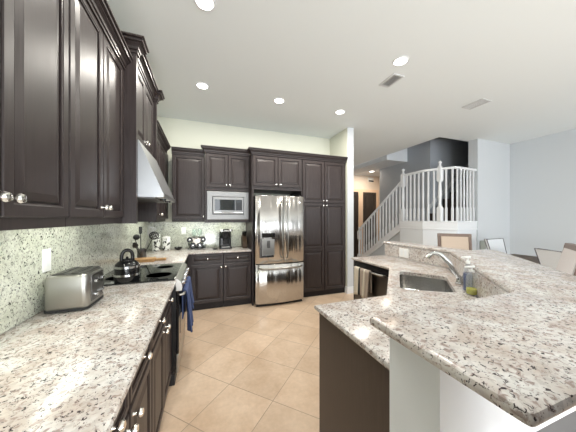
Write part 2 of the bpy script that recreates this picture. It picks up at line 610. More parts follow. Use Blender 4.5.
# landing half wall
LAND = [(4.60, 4.52), (4.60, 3.87), (4.92, 3.335), (5.6, 3.385)]
lw = [(4.60, 4.52), (4.60, 3.87), (4.92, 3.335), (5.6, 3.385), (5.6, 4.37), (5.45, 4.37), (5.45, 4.43), (4.70, 4.43), (4.70, 4.52)]
struct('wall_landing_front', MB().prism(lw, 0, 1.37), M['white'])
ln = []
for i in range(3):
    a, b = Vector(LAND[i]), Vector(LAND[i+1])
    d = (b-a).normalized(); ln.append((d.y, -d.x) if (Vector((d.y, -d.x)).dot(Vector((-1, -1))) > 0) else (-d.y, d.x))
struct('trim_landing', sweep(LAND, ln, [(0, 0), (0.02, 0), (0.02, 0.02), (0.012, 0.025), (0.012, 0.16), (0.02, 0.165), (0.02, 0.19), (0, 0.19)], 1.19), M['white_trim'])
# closed wall under the stair flight
y0, y1 = 4.44, 6.26
struct('wall_under_stair', MB().prism_dir([(4.70, y0+0.09, 0), (4.70, y1, 0), (4.70, y1, 0.02), (4.70, y0+0.09, 1.30)], (0.07, 0, 0)), M['grey_wall'])
# bar knee wall
struct('wall_bar', MB().prism([(.61, .645), (1.37, .645), (2.47, 1.745), (2.47, 2.68), (2.655, 2.68), (2.655, 1.668), (1.4466, .46), (.61, .46)][::-1], 0, 1.069), M['white'])

# ================================================================== STAIRS
st = thing('staircase', 'straight flight of steps rising to the landing behind the white balustrade', 'staircase', (5.1, 5.3, 0))
NS = 7
for i in range(NS):
    ya = y1-(y1-y0)*i/NS
    z = 1.37*(i+1)/NS
    obj('step', MB().box(4.78, 5.44, ya-(y1-y0)/NS, ya, 0, z), M['grey_wall'], st)
obj('stringer', MB().prism_dir([(4.625, y0+0.09, 1.13), (4.665, y1, 0.0), (4.665, y1, 0.16), (4.625, y0+0.09, 1.325)], (0.034, 0, 0)), M['white_trim'], st)
st2 = thing('upper_staircase', 'dark upper flight climbing right from the landing, seen between the balusters', 'staircase', (5.7, 3.95, 1.37))
for i in range(9):
    obj('step', MB().box(5.36+0.25*i, 5.36+0.25*(i+1), 3.57, 4.33, 1.372+0.01, 1.37+0.19*(i+1)), M['stair_dark'], st2)
obj('skirt', MB().prism_dir([(5.35, 4.345, 1.62), (7.3, 4.345, 3.2), (7.3, 4.345, 3.30), (5.35, 4.345, 1.74)], (0, 0.02, 0)), M['vent'], st2)

rl = thing('stair_railing', 'white balustrade curving round the landing and down the stair flight', 'railing', (4.69, 4.44, 0))
RZ = 2.50
def rail_tube(pts, w=0.03, h=0.024):
    mb = MB(); rings = []
    for i, p in enumerate(pts):
        p = Vector(p)
        a = Vector(pts[max(i-1, 0)]); b = Vector(pts[min(i+1, len(pts)-1)])
        d = (b-a); d.z = 0; d.normalize()
        s = Vector((-d.y, d.x, 0))
        prof = [(-w, -h), (w, -h), (w*1.1, h*0.3), (w*0.6, h), (-w*0.6, h), (-w*1.1, h*0.3)]
        rings.append([p+s*x+Vector((0, 0, z)) for x, z in prof])
    return mb.ring_loft(rings)
N1 = (4.69, 4.44); N2 = (4.775, 3.60)
INS = 0.0
obj('handrail', rail_tube([(4.645, 4.46, RZ), (4.64, 4.1, RZ+0.005), (4.64, 3.87, RZ+0.01), (4.775, 3.60, RZ+0.005), (4.90, 3.375, RZ), (5.0, 3.365, RZ), (5.6, 3.41, RZ)]), M['white_trim'], rl)
obj('handrail', rail_tube([(4.645, 4.46, RZ-0.10), (4.69, 6.26, 1.08)]), M['white_trim'], rl)
def newel(x, y, z0, z1, r=0.045):
    H = z1-z0
    mb = MB()
    def sq(rr, z): return [(x-rr, y-rr, z), (x+rr, y-rr, z), (x+rr, y+rr, z), (x-rr, y+rr, z)]
    mb.ring_loft([sq(r, z0), sq(r, z0+H*0.22), sq(r*0.7, z0+H*0.25)])
    mb.lathe((x, y, z0), [(r*0.62, H*0.245), (r*0.8, H*0.27), (r*0.6, H*0.29), (r*0.66, H*0.36), (r*0.8, H*0.48), (r*0.6, H*0.62), (r*0.6, H*0.64), (r*0.8, H*0.66)], 14)
    mb.ring_loft([sq(r*0.7, z0+H*0.655), sq(r, z0+H*0.68), sq(r, z0+H*0.88), sq(r*0.6, z0+H*0.91)])
    mb.lathe((x, y, z0), [(r*0.55, H*0.905), (r*0.5, H*0.95), (r*0.85, H*0.965), (r*0.9, H*0.975), (r*0.6, H*0.99), (r*0.3, H)], 14)
    return mb
obj('newel_post', newel(4.645, 4.46, 1.35, 2.67, 0.043), M['white_trim'], rl, smooth=True)
obj('newel_post', newel(4.775, 3.60, 1.37, 2.68, 0.045), M['white_trim'], rl, smooth=True)
obj('newel_post', newel(4.69, 6.26, 0, 1.15), M['white_trim'], rl, smooth=True)
def baluster(x, y, z0, z1):
    r = 0.015
    def sq(rr, z): return [(x-rr, y-rr, z), (x+rr, y-rr, z), (x+rr, y+rr, z), (x-rr, y+rr, z)]
    H = z1-z0
    return MB().ring_loft([sq(r*1.15, z0), sq(r*1.15, z0+H*0.25), sq(r*0.8, z0+H*0.29), sq(r*0.95, z0+H*0.5), sq(r*0.8, z0+H*0.85), sq(r, z1)])
def along(poly, frac):
    L = [math.dist(poly[i], poly[i+1]) for i in range(len(poly)-1)]
    s = frac*sum(L)
    for i, l in enumerate(L):
        if s <= l or i == len(L)-1:
            u = s/l
            return (poly[i][0]+(poly[i+1][0]-poly[i][0])*u, poly[i][1]+(poly[i+1][1]-poly[i][1])*u)
        s -= l
pa = [(4.645, 4.46), (4.645, 4.1), (4.65, 3.87), (4.775, 3.60)]
for k in range(1, 8):
    x, y = along(pa, k/8)
    obj('baluster', baluster(x, y, 1.37, RZ-0.02), M['white_trim'], rl)
pb = [(4.775, 3.60), (4.90, 3.385), (5.0, 3.375), (5.6, 3.415)]
for k in range(1, 9):
    x, y = along(pb, k/8.6)
    obj('baluster', baluster(x, y, 1.37, RZ-0.02), M['white_trim'], rl)
for k in range(1, 15):
    u = k/15
    y = 4.44+1.82*u
    obj('baluster', baluster(4.645+0.045*u, y, 1.375-1.215*u-0.03, RZ-0.10+(1.08-RZ+0.10)*u-0.015), M['white_trim'], rl)

# ================================================================== KITCHEN CABINETS
EX = M['espresso']
# ---- base cabinets, left run (fronts at X=-0.25)
BX = -0.288
def base_unit(name, label, y0, y1, cols, group=None):
    t = thing(name, label, 'cabinet', ((XL+BX)/2, (y0+y1)/2, 0), 0, group)
    obj('body', MB().box(XL+0.005, BX, y0+0.001, y1-0.001, 0.10, 0.882), EX, t)
    obj('toe_kick', MB().box(XL+0.005, BX-0.06, y0+0.001, y1-0.001, 0, 0.099), M['toe'], t)
    wd = (y1-y0)/cols
    for c in range(cols):
        a = y0+c*wd
        add_door(t, 'drawer', (BX, a+0.006, 0.73), (0, 1, 0), (1, 0, 0), wd-0.012, 0.145, (wd/2, 0.078), 0.035)
        kx = wd-0.045 if (c % 2 == 0 and cols > 1) else 0.035
        add_door(t, 'door', (BX, a+0.006, 0.11), (0, 1, 0), (1, 0, 0), wd-0.012, 0.60, (kx, 0.56))
    return t
base_unit('base_cabinet', 'espresso base cabinet under the left counter, next to the range', 1.425, 2.202, 2)
base_unit('base_cabinet', 'espresso base cabinet nearest the camera under the left counter', 0.645, 1.42, 2)
base_unit('base_cabinet', 'espresso base cabinet below the toaster end of the counter, cut by the frame bottom', -0.135, 0.64, 2)
# corner and back base cabinets
BYF = 3.885
def base_back(label, x0, x1, knobside, dx=0.0):
    t = thing('base_cabinet', label, 'cabinet', ((x0+x1)/2, 4.15, 0))
    obj('body', MB().box(x0+0.001, x1-0.001, BYF, 4.455, 0.10, 0.882), EX, t)
    obj('toe_kick', MB().box(x0+0.001, x1-0.001, BYF+0.02, 4.455, 0, 0.099), M['toe'], t)
    wd = x1-x0-0.01-dx
    o = x0+0.005+dx
    add_door(t, 'drawer', (o, BYF, 0.735), (1, 0, 0), (0, -1, 0), wd, 0.135, (wd/2, 0.07), 0.035)
    add_door(t, 'door', (o, BYF, 0.11), (1, 0, 0), (0, -1, 0), wd, 0.60, (wd-0.03 if knobside else 0.03, 0.56))
    return t
base_back('espresso base cabinet under back counter, beside the blue towel', -0.26, 0.28, True, 0.06)
base_back('espresso base cabinet under back counter, beside the refrigerator', 0.282, 0.735, False)
cb = thing('corner_cabinet', 'espresso corner base cabinet beyond the range', 'cabinet', (-0.6, 3.7, 0))
obj('body', MB().box(XL+0.005, BX, 3.0, 4.455, 0.10, 0.882), EX, cb)
obj('toe_kick', MB().box(XL+0.005, BX-0.06, 3.0, 4.455, 0, 0.099), M['toe'], cb)
# ---- counters
ct = slab([(-0.895, -0.6), (-0.231, -0.6), (-0.231, 2.205), (-0.895, 2.205)], 0.884, 0.914)
tag(obj('countertop', ct, M['granite'], smooth=True), 'speckled granite countertop along the left wall, holding the toaster', 'countertop')
ct = slab([(-0.895, 2.99), (-0.231, 2.99), (-0.231, 3.85), (0.735, 3.85), (0.735, 4.455), (-0.895, 4.455)], 0.884, 0.914)
tag(obj('countertop', ct, M['granite'], smooth=True), 'granite corner countertop along the back wall under the microwave', 'countertop')
# ---- backsplash
tag(obj('backsplash', MB().box(XL+0.001, -0.879, -0.6, 2.155, 0.916, 1.405), M['granite_splash']), 'polished granite backsplash on the left wall above the near counter', 'backsplash')
tag(obj('backsplash', MB().box(XL+0.001, -0.879, 2.157, 3.03, 0.916, 1.64), M['granite_splash']), 'granite backsplash on the left wall behind the cooktop', 'backsplash')
tag(obj('backsplash', MB().box(XL+0.001, -0.879, 3.032, 4.44, 0.916, 1.405), M['granite_splash']), 'granite backsplash on the left wall beside the white canisters', 'backsplash')
tag(obj('backsplash', MB().box(-0.878, 0.735, 4.44, 4.458, 0.916, 1.375), M['granite_splash']), 'granite backsplash on the back wall behind the coffee maker', 'backsplash')

# ---- wall cabinets, left run
UX = -0.62
G = [-0.17, 0.217, 0.604, 0.991, 1.378, 1.767, 2.153]
def wall_unit(label, y0, y1, crown_end=False):
    t = thing('wall_cabinet', label, 'cabinet', (-0.76, (y0+y1)/2, 1.41))
    obj('body', MB().box(XL+0.004, UX, y0+0.001, y1-0.001, 1.452, 2.66), EX, t)
    wd = (y1-y0)/2
    for c in range(2):
        a = y0+c*wd
        add_door(t, 'door', (UX, a+0.004, 1.452), (0, 1, 0), (1, 0, 0), wd-0.008, 1.175, ((wd-0.034) if c == 0 else 0.028, 0.062))
    obj('light_rail', MB().box(UX-0.012, UX+0.004, y0+0.001, y1-0.001, 1.408, 1.4515), EX, t)
    obj('crown_molding', sweep([(UX+0.02, y0+0.001), (UX+0.02, y1-0.001)], [(1, 0)], CROWN, 2.615), EX, t)
    return t
wall_unit('tall espresso wall cabinet above the toaster, beside the hood panel', 1.378, 2.153)
wall_unit('tall espresso wall cabinet nearest the camera, with two knobs at far left', 0.604-0.0, 1.376)
wall_unit('espresso wall cabinet at the far left edge of the photo, barely showing', -0.17, 0.602)
# hood cabinet
t = thing('hood_cabinet', 'raised espresso cabinet with side panels surrounding the range hood', 'cabinet', (-0.71, 2.6, 1.41))
HX = -0.565
HP = -0.517
obj('side_panel', MB().box(XL+0.004, HP, 2.157, 2.203, 1.405, 2.79), EX, t)
obj('side_panel', MB().box(XL+0.004, HP, 2.978, 3.025, 1.405, 2.79), EX, t)
obj('body', MB().box(XL+0.004, HX, 2.204, 2.977, 2.10, 2.79), EX, t)
for c in range(2):
    add_door(t, 'door', (HX, 2.205+c*0.387, 2.13), (0, 1, 0), (1, 0, 0), 0.382, 0.62, (0.345 if c == 0 else 0.035, 0.045))
obj('crown_molding', sweep([(XL+0.01, 2.157), (HP, 2.157), (HP, 2.205), (HX+0.012, 2.205), (HX+0.012, 2.977), (HP, 2.977), (HP, 3.025), (XL+0.01, 3.025)], [(0, -1), (1, 0), (0, 1), (1, 0), (0, -1), (1, 0), (0, 1)], CROWN, 2.765, 1.08), EX, t)
# corner wall cabinet on left wall
t = thing('wall_cabinet', 'espresso corner wall cabinet beyond the range hood', 'cabinet', (-0.75, 3.6, 1.41))
CX = -0.59
obj('body', MB().box(XL+0.004, CX, 3.027, 4.455, 1.436, 2.52), EX, t)
obj('light_rail', MB().box(CX-0.016, CX, 3.027, 4.12, 1.395, 1.4355), EX, t)
add_door(t, 'door', (CX, 3.06, 1.435), (0, 1, 0), (1, 0, 0), 0.46, 1.04, (0.42, 0.06))
add_door(t, 'door', (CX, 3.53, 1.435), (0, 1, 0), (1, 0, 0), 0.46, 1.04, (0.04, 0.06))
obj('crown_molding', sweep([(CX+0.02, 3.027), (CX+0.02, 4.09)], [(1, 0)], CROWN, 2.475), EX, t)
# back wall cabinets
def back_unit(name, label, x0, x1, yf, z0, z1, doors, doorz, crown=None, knobs=True):
    t = thing(name, label, 'cabinet', ((x0+x1)/2, (yf+4.45)/2, z0))
    obj('body', MB().box(x0+0.001, x1-0.001, yf, 4.455, z0, z1), EX, t)
    wd = (x1-x0)/doors
    for c in range(doors):
        a = x0+c*wd
        kx = wd-0.03 if (c == 0) else 0.025
        add_door(t, 'door', (a+0.006, yf, doorz[0]), (1, 0, 0), (0, -1, 0), wd-0.012, doorz[1]-doorz[0], (kx, 0.045))
    obj('light_rail', MB().box(x0+0.001, x1-0.001, yf, yf+0.016, z0-0.035, z0-0.0005), EX, t)
    if crown:
        obj('crown_molding', crown, EX, t)
    return t
back_unit('wall_cabinet', 'single-door espresso wall cabinet left of the microwave', -0.50, 0.0, 4.14, 1.42, 2.53, 1, (1.425, 2.475), sweep([(-0.50, 4.12), (0.0, 4.12)], [(0, -1)], CROWN, 2.475))
# microwave cabinet
t = thing('microwave_cabinet', 'espresso wall cabinet framing the built-in microwave', 'cabinet', (0.37, 4.2, 1.37))
MY = 4.03
obj('body', MB().box(0.002, 0.733, MY, 4.455, 1.90, 2.55), EX, t)
obj('side_panel', MB().box(0.002, 0.035, MY, 4.455, 1.372, 1.899), EX, t)
obj('side_panel', MB().box(0.71, 0.733, MY, 4.455, 1.372, 1.899), EX, t)
obj('bottom_panel', MB().box(0.036, 0.709, MY, MY+0.02, 1.372, 1.418), EX, t)
for c in range(2):
    add_door(t, 'door', (0.02+c*0.353, MY, 1.955), (1, 0, 0), (0, -1, 0), 0.345, 0.55, (0.318 if c == 0 else 0.027, 0.045))
obj('crown_molding', sweep([(0.002, 4.05), (0.002, MY-0.02), (0.733, MY-0.02)], [(-1, 0), (0, -1)], CROWN, 2.515), EX, t)
# microwave
t = thing('microwave', 'stainless built-in microwave with trim kit between wall cabinets', 'microwave', (0.37, 4.2, 1.395))
obj('body', MB().box(0.06, 0.69, 4.04, 4.44, 1.424, 1.88), M['black'], t)
f = MB()
x0, x1, z0, z1 = 0.030, 0.716, 1.419, 1.89
rings = []
for ins, y in ((0.0, MY), (0.0, MY-0.018), (0.006, MY-0.022), (0.085, MY-0.022), (0.088, MY-0.004)):
    rings.append([(x0+ins, y, z0+ins), (x1-ins, y, z0+ins), (x1-ins, y, z1-ins), (x0+ins, y, z1-ins)])
f.ring_loft(rings, cap0=False, cap1=False)
obj('trim_frame', f, M['steel_dull'], t)
obj('door', MB().box(0.125, 0.625, MY-0.034, MY+0.005, 1.515, 1.795, 0.004), M['steel_dull'], t)
obj('door_window', MB().box(0.155, 0.49, MY-0.037, MY-0.034, 1.575, 1.755), M['glass_dark'], t)
obj('control_panel', MB().box(0.495, 0.60, MY-0.037, MY-0.034, 1.575, 1.755), M['black'], t)
obj('display', MB().box(0.51, 0.585, MY-0.039, MY-0.037, 1.71, 1.74), M['display'], t)
obj('handle', MB().box(0.14, 0.62, MY-0.05, MY-0.034, 1.53, 1.55, 0.006), M['chrome'], t)
# refrigerator surround
t = thing('refrigerator_cabinet', 'deep espresso cabinet above the refrigerator with side panel', 'cabinet', (1.19, 4.1, 1.93))
FY = 3.85
obj('side_panel', MB().box(0.737, 0.758, 3.80, 4.455, 0, 1.93), EX, t)
obj('body', MB().box(0.737, 1.640, FY, 4.455, 1.93, 2.54), EX, t)
for c in range(2):
    add_door(t, 'door', (0.757+c*0.44, FY, 1.985), (1, 0, 0), (0, -1, 0), 0.43, 0.51, (0.40 if c == 0 else 0.03, 0.04))
obj('crown_molding', sweep([(0.737, 3.94), (0.737, FY-0.02), (1.640, FY-0.02)], [(-1, 0), (0, -1)], CROWN, 2.505), EX, t)
# pantry
t = thing('pantry_cabinet', 'tall espresso pantry cabinet with paired doors right of the refrigerator', 'cabinet', (2.1, 4.1, 0))
obj('body', MB().box(1.642, 2.562, FY, 4.455, 0.10, 2.54), EX, t)
obj('toe_kick', MB().box(1.642, 2.562, FY+0.03, 4.455, 0, 0.099), M['toe'], t)
for c in range(2):
    a = 1.66+c*0.443
    add_door(t, 'door', (a, FY, 1.727), (1, 0, 0), (0, -1, 0), 0.433, 0.765, (0.405 if c == 0 else 0.028, 0.04))
    two = door_mb((a, FY, 0.11), (1, 0, 0), (0, -1, 0), 0.433, 0.762)
    up = door_mb((a, FY, 0.873), (1, 0, 0), (0, -1, 0), 0.433, 0.843)
    me = bpy.data.meshes.new('tmp'); up.bm.to_mesh(me); two.bm.from_mesh(me); bpy.data.meshes.remove(me)
    d = obj('door', two, EX, t)
    obj('knob', knob_mb((a+(0.405 if c == 0 else 0.028), FY-0.02, 1.68), (0, -1, 0)), M['nickel'], d, smooth=True)
obj('crown_molding', sweep([(1.642, FY-0.02), (2.564, FY-0.02)], [(0, -1)], CROWN, 2.505), EX, t)

# ================================================================== APPLIANCES
# refrigerator
t = thing('refrigerator', 'stainless french-door refrigerator with water dispenser and bottom freezer', 'refrigerator', (1.18, 4.0, 0))
fx0, fx1, fyb = 0.768, 1.612, 3.74
obj('body', MB().box(fx0+0.01, fx1-0.01, fyb+0.005, 4.42, 0.05, 1.81), M['steel_dark'], t)
obj('toe_grille', MB().box(fx0+0.02, fx1-0.02, fyb-0.03, fyb+0.005, 0.0, 0.044), M['black_matte'], t)
def bulge_panel(x0, x1, z0, z1, side):
    """door with a gently bowed front over the full fridge width"""
    mb = MB(); rings = []
    N = 12
    def fy(x):
        u = (x-fx0)/(fx1-fx0)*2-1
        return 3.685-0.035*(1-u*u)
    e = 0.008
    xs = [x0+(x1-x0)*i/N for i in range(N+1)]
    cols = []
    for i, x in enumerate(xs):
        de = 0.012 if i in (0, N) else 0.0
        cols.append([(x, fyb, z0), (x, fy(x)+e+de, z0), (x, fy(x)+de, z0+e), (x, fy(x)+de, z1-e), (x, fy(x)+e+de, z1), (x, fyb, z1)])
    mb.ring_loft(cols)
    return mb
SX = 1.243
dl = obj('door', bulge_panel(fx0, SX-0.003, 0.70, 1.815, 0), M['steel_fridge'], t, smooth=True, angle=60)
dr = obj('door', bulge_panel(SX+0.003, fx1, 0.70, 1.815, 1), M['steel_fridge'], t, smooth=True, angle=60)
dz = obj('freezer_drawer', bulge_panel(fx0, fx1, 0.045, 0.685, 2), M['steel_fridge'], t, smooth=True, angle=60)
def vhandle(x, y):
    return MB().tube([(x, y+0.045, 0.79), (x, y, 0.80), (x, y-0.012, 0.86), (x, y-0.016, 1.25), (x, y-0.012, 1.66), (x, y, 1.72), (x, y+0.045, 1.73)], 0.012, 12)
obj('handle', vhandle(SX-0.045, 3.605), M['steel'], dl, smooth=True)
obj('handle', vhandle(SX+0.045, 3.605), M['steel'], dr, smooth=True)
pts = []
for i in range(15):
    u = i/14
    x = fx0+0.05+(fx1-fx0-0.10)*u
    pts.append((x, 3.60-0.03*(1-(2*u-1)**2)+(0.05 if i in (0, 14) else 0), 0.635))
obj('handle', MB().tube(pts, 0.014, 12), M['steel'], dz, smooth=True)
dp = obj('dispenser', MB().box(0.83, 1.11, 3.655, 3.70, 0.80, 1.25, 0.004), M['steel_fridge'], dl)
obj('dispenser_recess', MB().box(0.87, 1.075, 3.650, 3.656, 0.84, 1.10), M['steel'], dp)
obj('control_panel', MB().box(0.865, 1.08, 3.648, 3.656, 1.13, 1.20), M['black_gloss'], dp)
obj('paddle', MB().box(0.95, 1.00, 3.635, 3.652, 0.96, 1.08, 0.004), M['steel_dark'], dp)
obj('drip_tray', MB().box(0.88, 1.06, 3.63, 3.652, 0.81, 0.835, 0.003), M['black'], dp)
obj('emblem', MB().box(1.515, 1.535, 3.664, 3.668, 1.70, 1.725), M['chrome'], dr)
# range hood
t = thing('range_hood', 'stainless sloped range hood over the cooktop', 'range hood', (-0.6, 2.59, 1.62))
prof = [(-0.878, 1.625), (-0.335, 1.625), (-0.335, 1.665), (-0.515, 2.095), (-0.878, 2.095)]
obj('canopy', MB().prism_dir([(x, 2.206, z) for x, z in prof], (0, 0.768, 0)), M['steel_hood'], t)
obj('control_strip', MB().box(-0.335, -0.325, 2.206, 2.974, 1.625, 1.66, 0.002), M['steel'], t)
for k in range(2):
    obj('filter', MB().box(-0.85, -0.40, 2.24+k*0.36, 2.58+k*0.36, 1.615, 1.625), M['steel_dark'], t)
for k in range(2):
    obj('button', MB().lathe((-0.37, 2.45+0.28*k, 1.625), [(0.028, 0), (0.028, -0.012), (0.02, -0.016)], 16), M['black_gloss'], t, smooth=True)
# range
t = thing('range', 'slide-in range with black glass cooktop and stainless front controls', 'stove', (-0.55, 2.6, 0))
obj('body', MB().box(-0.875, -0.235, 2.213, 2.982, 0.10, 0.905), M['black'], t)
obj('kick_panel', MB().box(-0.84, -0.245, 2.22, 2.975, 0.0, 0.099), M['black_matte'], t)
obj('cooktop', MB().box(-0.875, -0.245, 2.209, 2.986, 0.906, 0.922, 0.003), M['glass_dark'], t)
for bx, by, br in ((-0.72, 2.42, 0.09), (-0.40, 2.42, 0.11), (-0.72, 2.79, 0.10), (-0.40, 2.79, 0.08)):
    obj('burner_ring', MB().lathe((bx, by, 0.922), [(br-0.004, 0), (br-0.004, 0.0006), (br, 0.0006), (br, 0)], 32), M['steel_dark'], t)
cprof = [(-0.244, 0.924), (-0.228, 0.922), (-0.198, 0.897), (-0.186, 0.855), (-0.190, 0.815), (-0.236, 0.815)]
obj('control_panel', MB().prism_dir([(x, 2.213, z) for x, z in cprof], (0, 0.769, 0)), M['steel'], t)
od = obj('oven_door', MB().box(-0.234, -0.212, 2.216, 2.979, 0.27, 0.805, 0.004), M['black_gloss'], t)
obj('oven_window', MB().box(-0.212, -0.209, 2.32, 2.88, 0.40, 0.66), M['glass_dark'], od)
obj('handle', MB().tube([(-0.212, 2.27, 0.765), (-0.18, 2.275, 0.768), (-0.174, 2.30, 0.768), (-0.174, 2.89, 0.768), (-0.18, 2.915, 0.768), (-0.212, 2.92, 0.765)], 0.011, 10), M['steel'], od, smooth=True)
obj('storage_drawer', MB().box(-0.234, -0.214, 2.216, 2.979, 0.105, 0.262, 0.004), M['steel'], t)
for k in range(5):
    kb = MB().lathe((-0.1935, 2.33+0.135*k, 0.862), [(0.021, 0), (0.021, 0.018), (0.016, 0.024)], 14, 'x')
    obj('knob', kb, M['chrome'], t, smooth=True)
# blue towels over the handle
def hang_towel(name, material, label, path_fn, y0, y1, zf, zb, x_mid, amp=0.008, waves=3, group=None, axis='y', thick=0.006):
    """cloth folded over a bar: front fall to zf, back fall to zb"""
    nu, nv = 22, 26
    P = []
    r = 0.0185
    zt = path_fn
    s_list = []
    Lf = zt-zf; Lb = zt-zb
    for j in range(nv+1):
        q = j/nv*(Lf+Lb+PI*r)
        if q < Lf: s_list.append((r, zf+q, 1-q/Lf))
        elif q < Lf+PI*r:
            a = (q-Lf)/r
            s_list.append((r*math.cos(a), zt+r*math.sin(a), 0))
        else:
            s_list.append((-r, zt-(q-Lf-PI*r), -(q-Lf-PI*r)/Lb*0.5))
    for j, (dx, z, k) in enumerate(s_list):
        row = []
        for i in range(nu+1):
            u = i/nu
            squeeze = 1-0.10*max(k, 0)
            y = (y0+y1)/2+(u-0.5)*(y1-y0)*squeeze
            wv = amp*max(k, 0)*math.sin(u*2*PI*waves+0.7)
            off = dx + (wv + amp*max(k, 0) if k > 0 else 0)
            zz = z - 0.012*max(k, 0)*math.sin(u*PI*2+1)
            if axis == 'y': row.append((x_mid+off, y, zz))
            else: row.append((x_mid-off, y, zz))
        P.append(row)
    return P
def cloth(name, material, P, thick=0.010):
    o = obj(name, MB().quadgrid(P), material, smooth=True, angle=180)
    md = o.modifiers.new('solid', 'SOLIDIFY'); md.thickness = thick; md.offset = 0
    return o
tag(cloth('dish_towel', M['towel_blue'], hang_towel('a', None, '', 0.768, 2.33, 2.60, 0.39, 0.52, -0.174, 0.022, 2.5)), 'longer blue dish towel hanging from the oven handle, nearer the camera', 'towel')
tag(cloth('dish_towel', M['towel_blue'], hang_towel('a', None, '', 0.768, 2.63, 2.86, 0.50, 0.55, -0.174, 0.022, 2)), 'shorter blue dish towel on the far end of the oven handle', 'towel')

# ================================================================== ISLAND
isl = [(0.672, 0.668), (1.355, 0.668), (2.445, 1.758), (2.445, 2.64), (1.90, 2.64), (1.90, 1.995), (1.20, 1.265), (0.672, 1.265)]
t = thing('island_cabinet', 'espresso island base with plain brown end panel under the lower counter', 'cabinet', (1.3, 1.1, 0))
b = MB()
b.prism(ccw([(0.672, 0.668), (1.355, 0.668), (2.30, 1.613), (2.30, 2.0), (1.95, 2.0), (1.21, 1.255), (0.672, 1.255)]), 0.10, 0.60)
obj('body', b, EX, t)
obj('toe_kick', MB().prism(ccw([(0.69, 0.70), (1.36, 0.70), (2.25, 1.6), (2.25, 1.93), (1.98, 1.93), (1.24, 1.19), (0.69, 1.19)]), 0, 0.099), M['toe'], t)
obj('end_panel', MB().box(0.652, 0.671, 0.668, 1.255, 0.0, 0.882), M['espresso_end'], t)
obj('rim', MB().box(0.672, 1.20, 1.225, 1.255, 0.601, 0.882).prism(ccw([(1.20, 1.255), (1.93, 1.985), (1.955, 1.96), (1.21, 1.215)]), 0.601, 0.882), EX, t)
for x in (0.68, 0.935):
    add_door(t, 'door', (x+0.245, 1.255, 0.11), (-1, 0, 0), (0, 1, 0), 0.24, 0.76, (0.03, 0.70))
# filler / end panel past dishwasher
obj('end_panel', MB().box(1.90, 2.44, 2.642, 2.66, 0.0, 0.882), EX, t)
# counter with sink hole
d = Vector((1, -1)).normalized(); e = Vector((1, 1)).normalized()
sc0 = Vector((1.755, 1.425))
def sk(a, b): p = sc0+e*a+d*b; return (p.x, p.y)
hole = [sk(-0.315, -0.215), sk(-0.235, 0.15), sk(0.27, 0.165), sk(0.345, -0.215)]
hole = round_poly(ccw(hole), 0.05, 5)
cpts = [(0.635, 0.668), (1.360, 0.668), (2.447, 1.755), (2.447, 2.675), (1.872, 2.675), (1.872, 1.985), (1.192, 1.292), (0.635, 1.292)]
tag(obj('countertop', slab(cpts, 0.884, 0.914, 0.012, hole), M['granite'], smooth=True), 'lower granite island countertop holding the sink and faucet', 'countertop')
bar = [(.545, .238), (1.62, .238), (2.95, 1.568), (2.95, 1.68), (2.69, 1.68), (2.69, 2.72), (2.445, 2.72), (2.445, 1.735), (1.385, .678), (.545, .678)]
bar = round_poly(ccw(bar), 0.014, 3, which=None)
tag(obj('bar_counter', slab(bar, 1.070, 1.102, 0.013), M['granite'], smooth=True), 'raised granite bar top bending around the island, nearest the camera', 'countertop')
# splash on the knee wall
isp = [(0.64, 0.646), (1.37, 0.646), (2.469, 1.745), (2.469, 2.68), (2.449, 2.68), (2.449, 1.752), (1.362, 0.666), (0.64, 0.666)]
tag(obj('backsplash', MB().prism(ccw(isp), 0.915, 1.069), M['granite']), 'low granite splash between island counter and raised bar', 'backsplash')
# sink
t = thing('sink', 'undermount stainless sink set diagonally into the island counter', 'sink', (sc0.x, sc0.y, 0.7))
mb = MB(); rings = []
hs = [Vector(p) for p in hole]
cen = sum(hs, Vector((0, 0)))/len(hs)
for f, z in ((1.05, 0.884), (1.0, 0.883), (0.985, 0.80), (0.95, 0.755), (0.88, 0.74), (0.15, 0.736)):
    rings.append([((cen+(p-cen)*f).x, (cen+(p-cen)*f).y, z) for p in hs])
mb.ring_loft(rings, cap0=False, cap1=True)
o = obj('basin', mb, M['steel_sink'], t, smooth=True)
md = o.modifiers.new('solid', 'SOLIDIFY'); md.thickness = 0.004; md.offset = -1
obj('drain', MB().lathe((cen.x, cen.y, 0.737), [(0.045, 0), (0.045, 0.004), (0.03, 0.004), (0.028, 0.001)], 20), M['chrome'], t, smooth=True)
# faucet
t = thing('faucet', 'chrome gooseneck faucet arching over the island sink', 'faucet', (1.94, 1.297, 0.914))
fx, fy = 1.94, 1.297
obj('base', MB().lathe((fx, fy, 0.915), [(0.03, 0), (0.03, 0.008), (0.022, 0.014), (0.02, 0.05), (0.014, 0.06)], 18), M['chrome'], t, smooth=True)
arc = [(0, 0.96), (0.01, 0.985), (0.022, 1.01), (0.049, 1.08), (0.084, 1.135), (0.100, 1.150), (0.115, 1.155), (0.128, 1.152), (0.140, 1.142)]
obj('spout', MB().tube([(fx-s_, fy+s_, z) for s_, z in arc], [0.018]*5+[0.017]*4, 14), M['chrome'], t, smooth=True)
obj('spray_head', MB().tube([(fx-0.140, fy+0.140, 1.142), (fx-0.150, fy+0.150, 1.128), (fx-0.158, fy+0.158, 1.112)], [0.017, 0.02, 0.021], 14), M['chrome'], t, smooth=True)
obj('handle', MB().tube([(fx+0.012, fy-0.012, 0.955), (fx+0.03, fy-0.02, 0.99), (fx+0.02, fy-0.045, 1.05), (fx+0.012, fy-0.05, 1.09)], [0.013, 0.011, 0.008, 0.007], 10), M['chrome'], t, smooth=True)
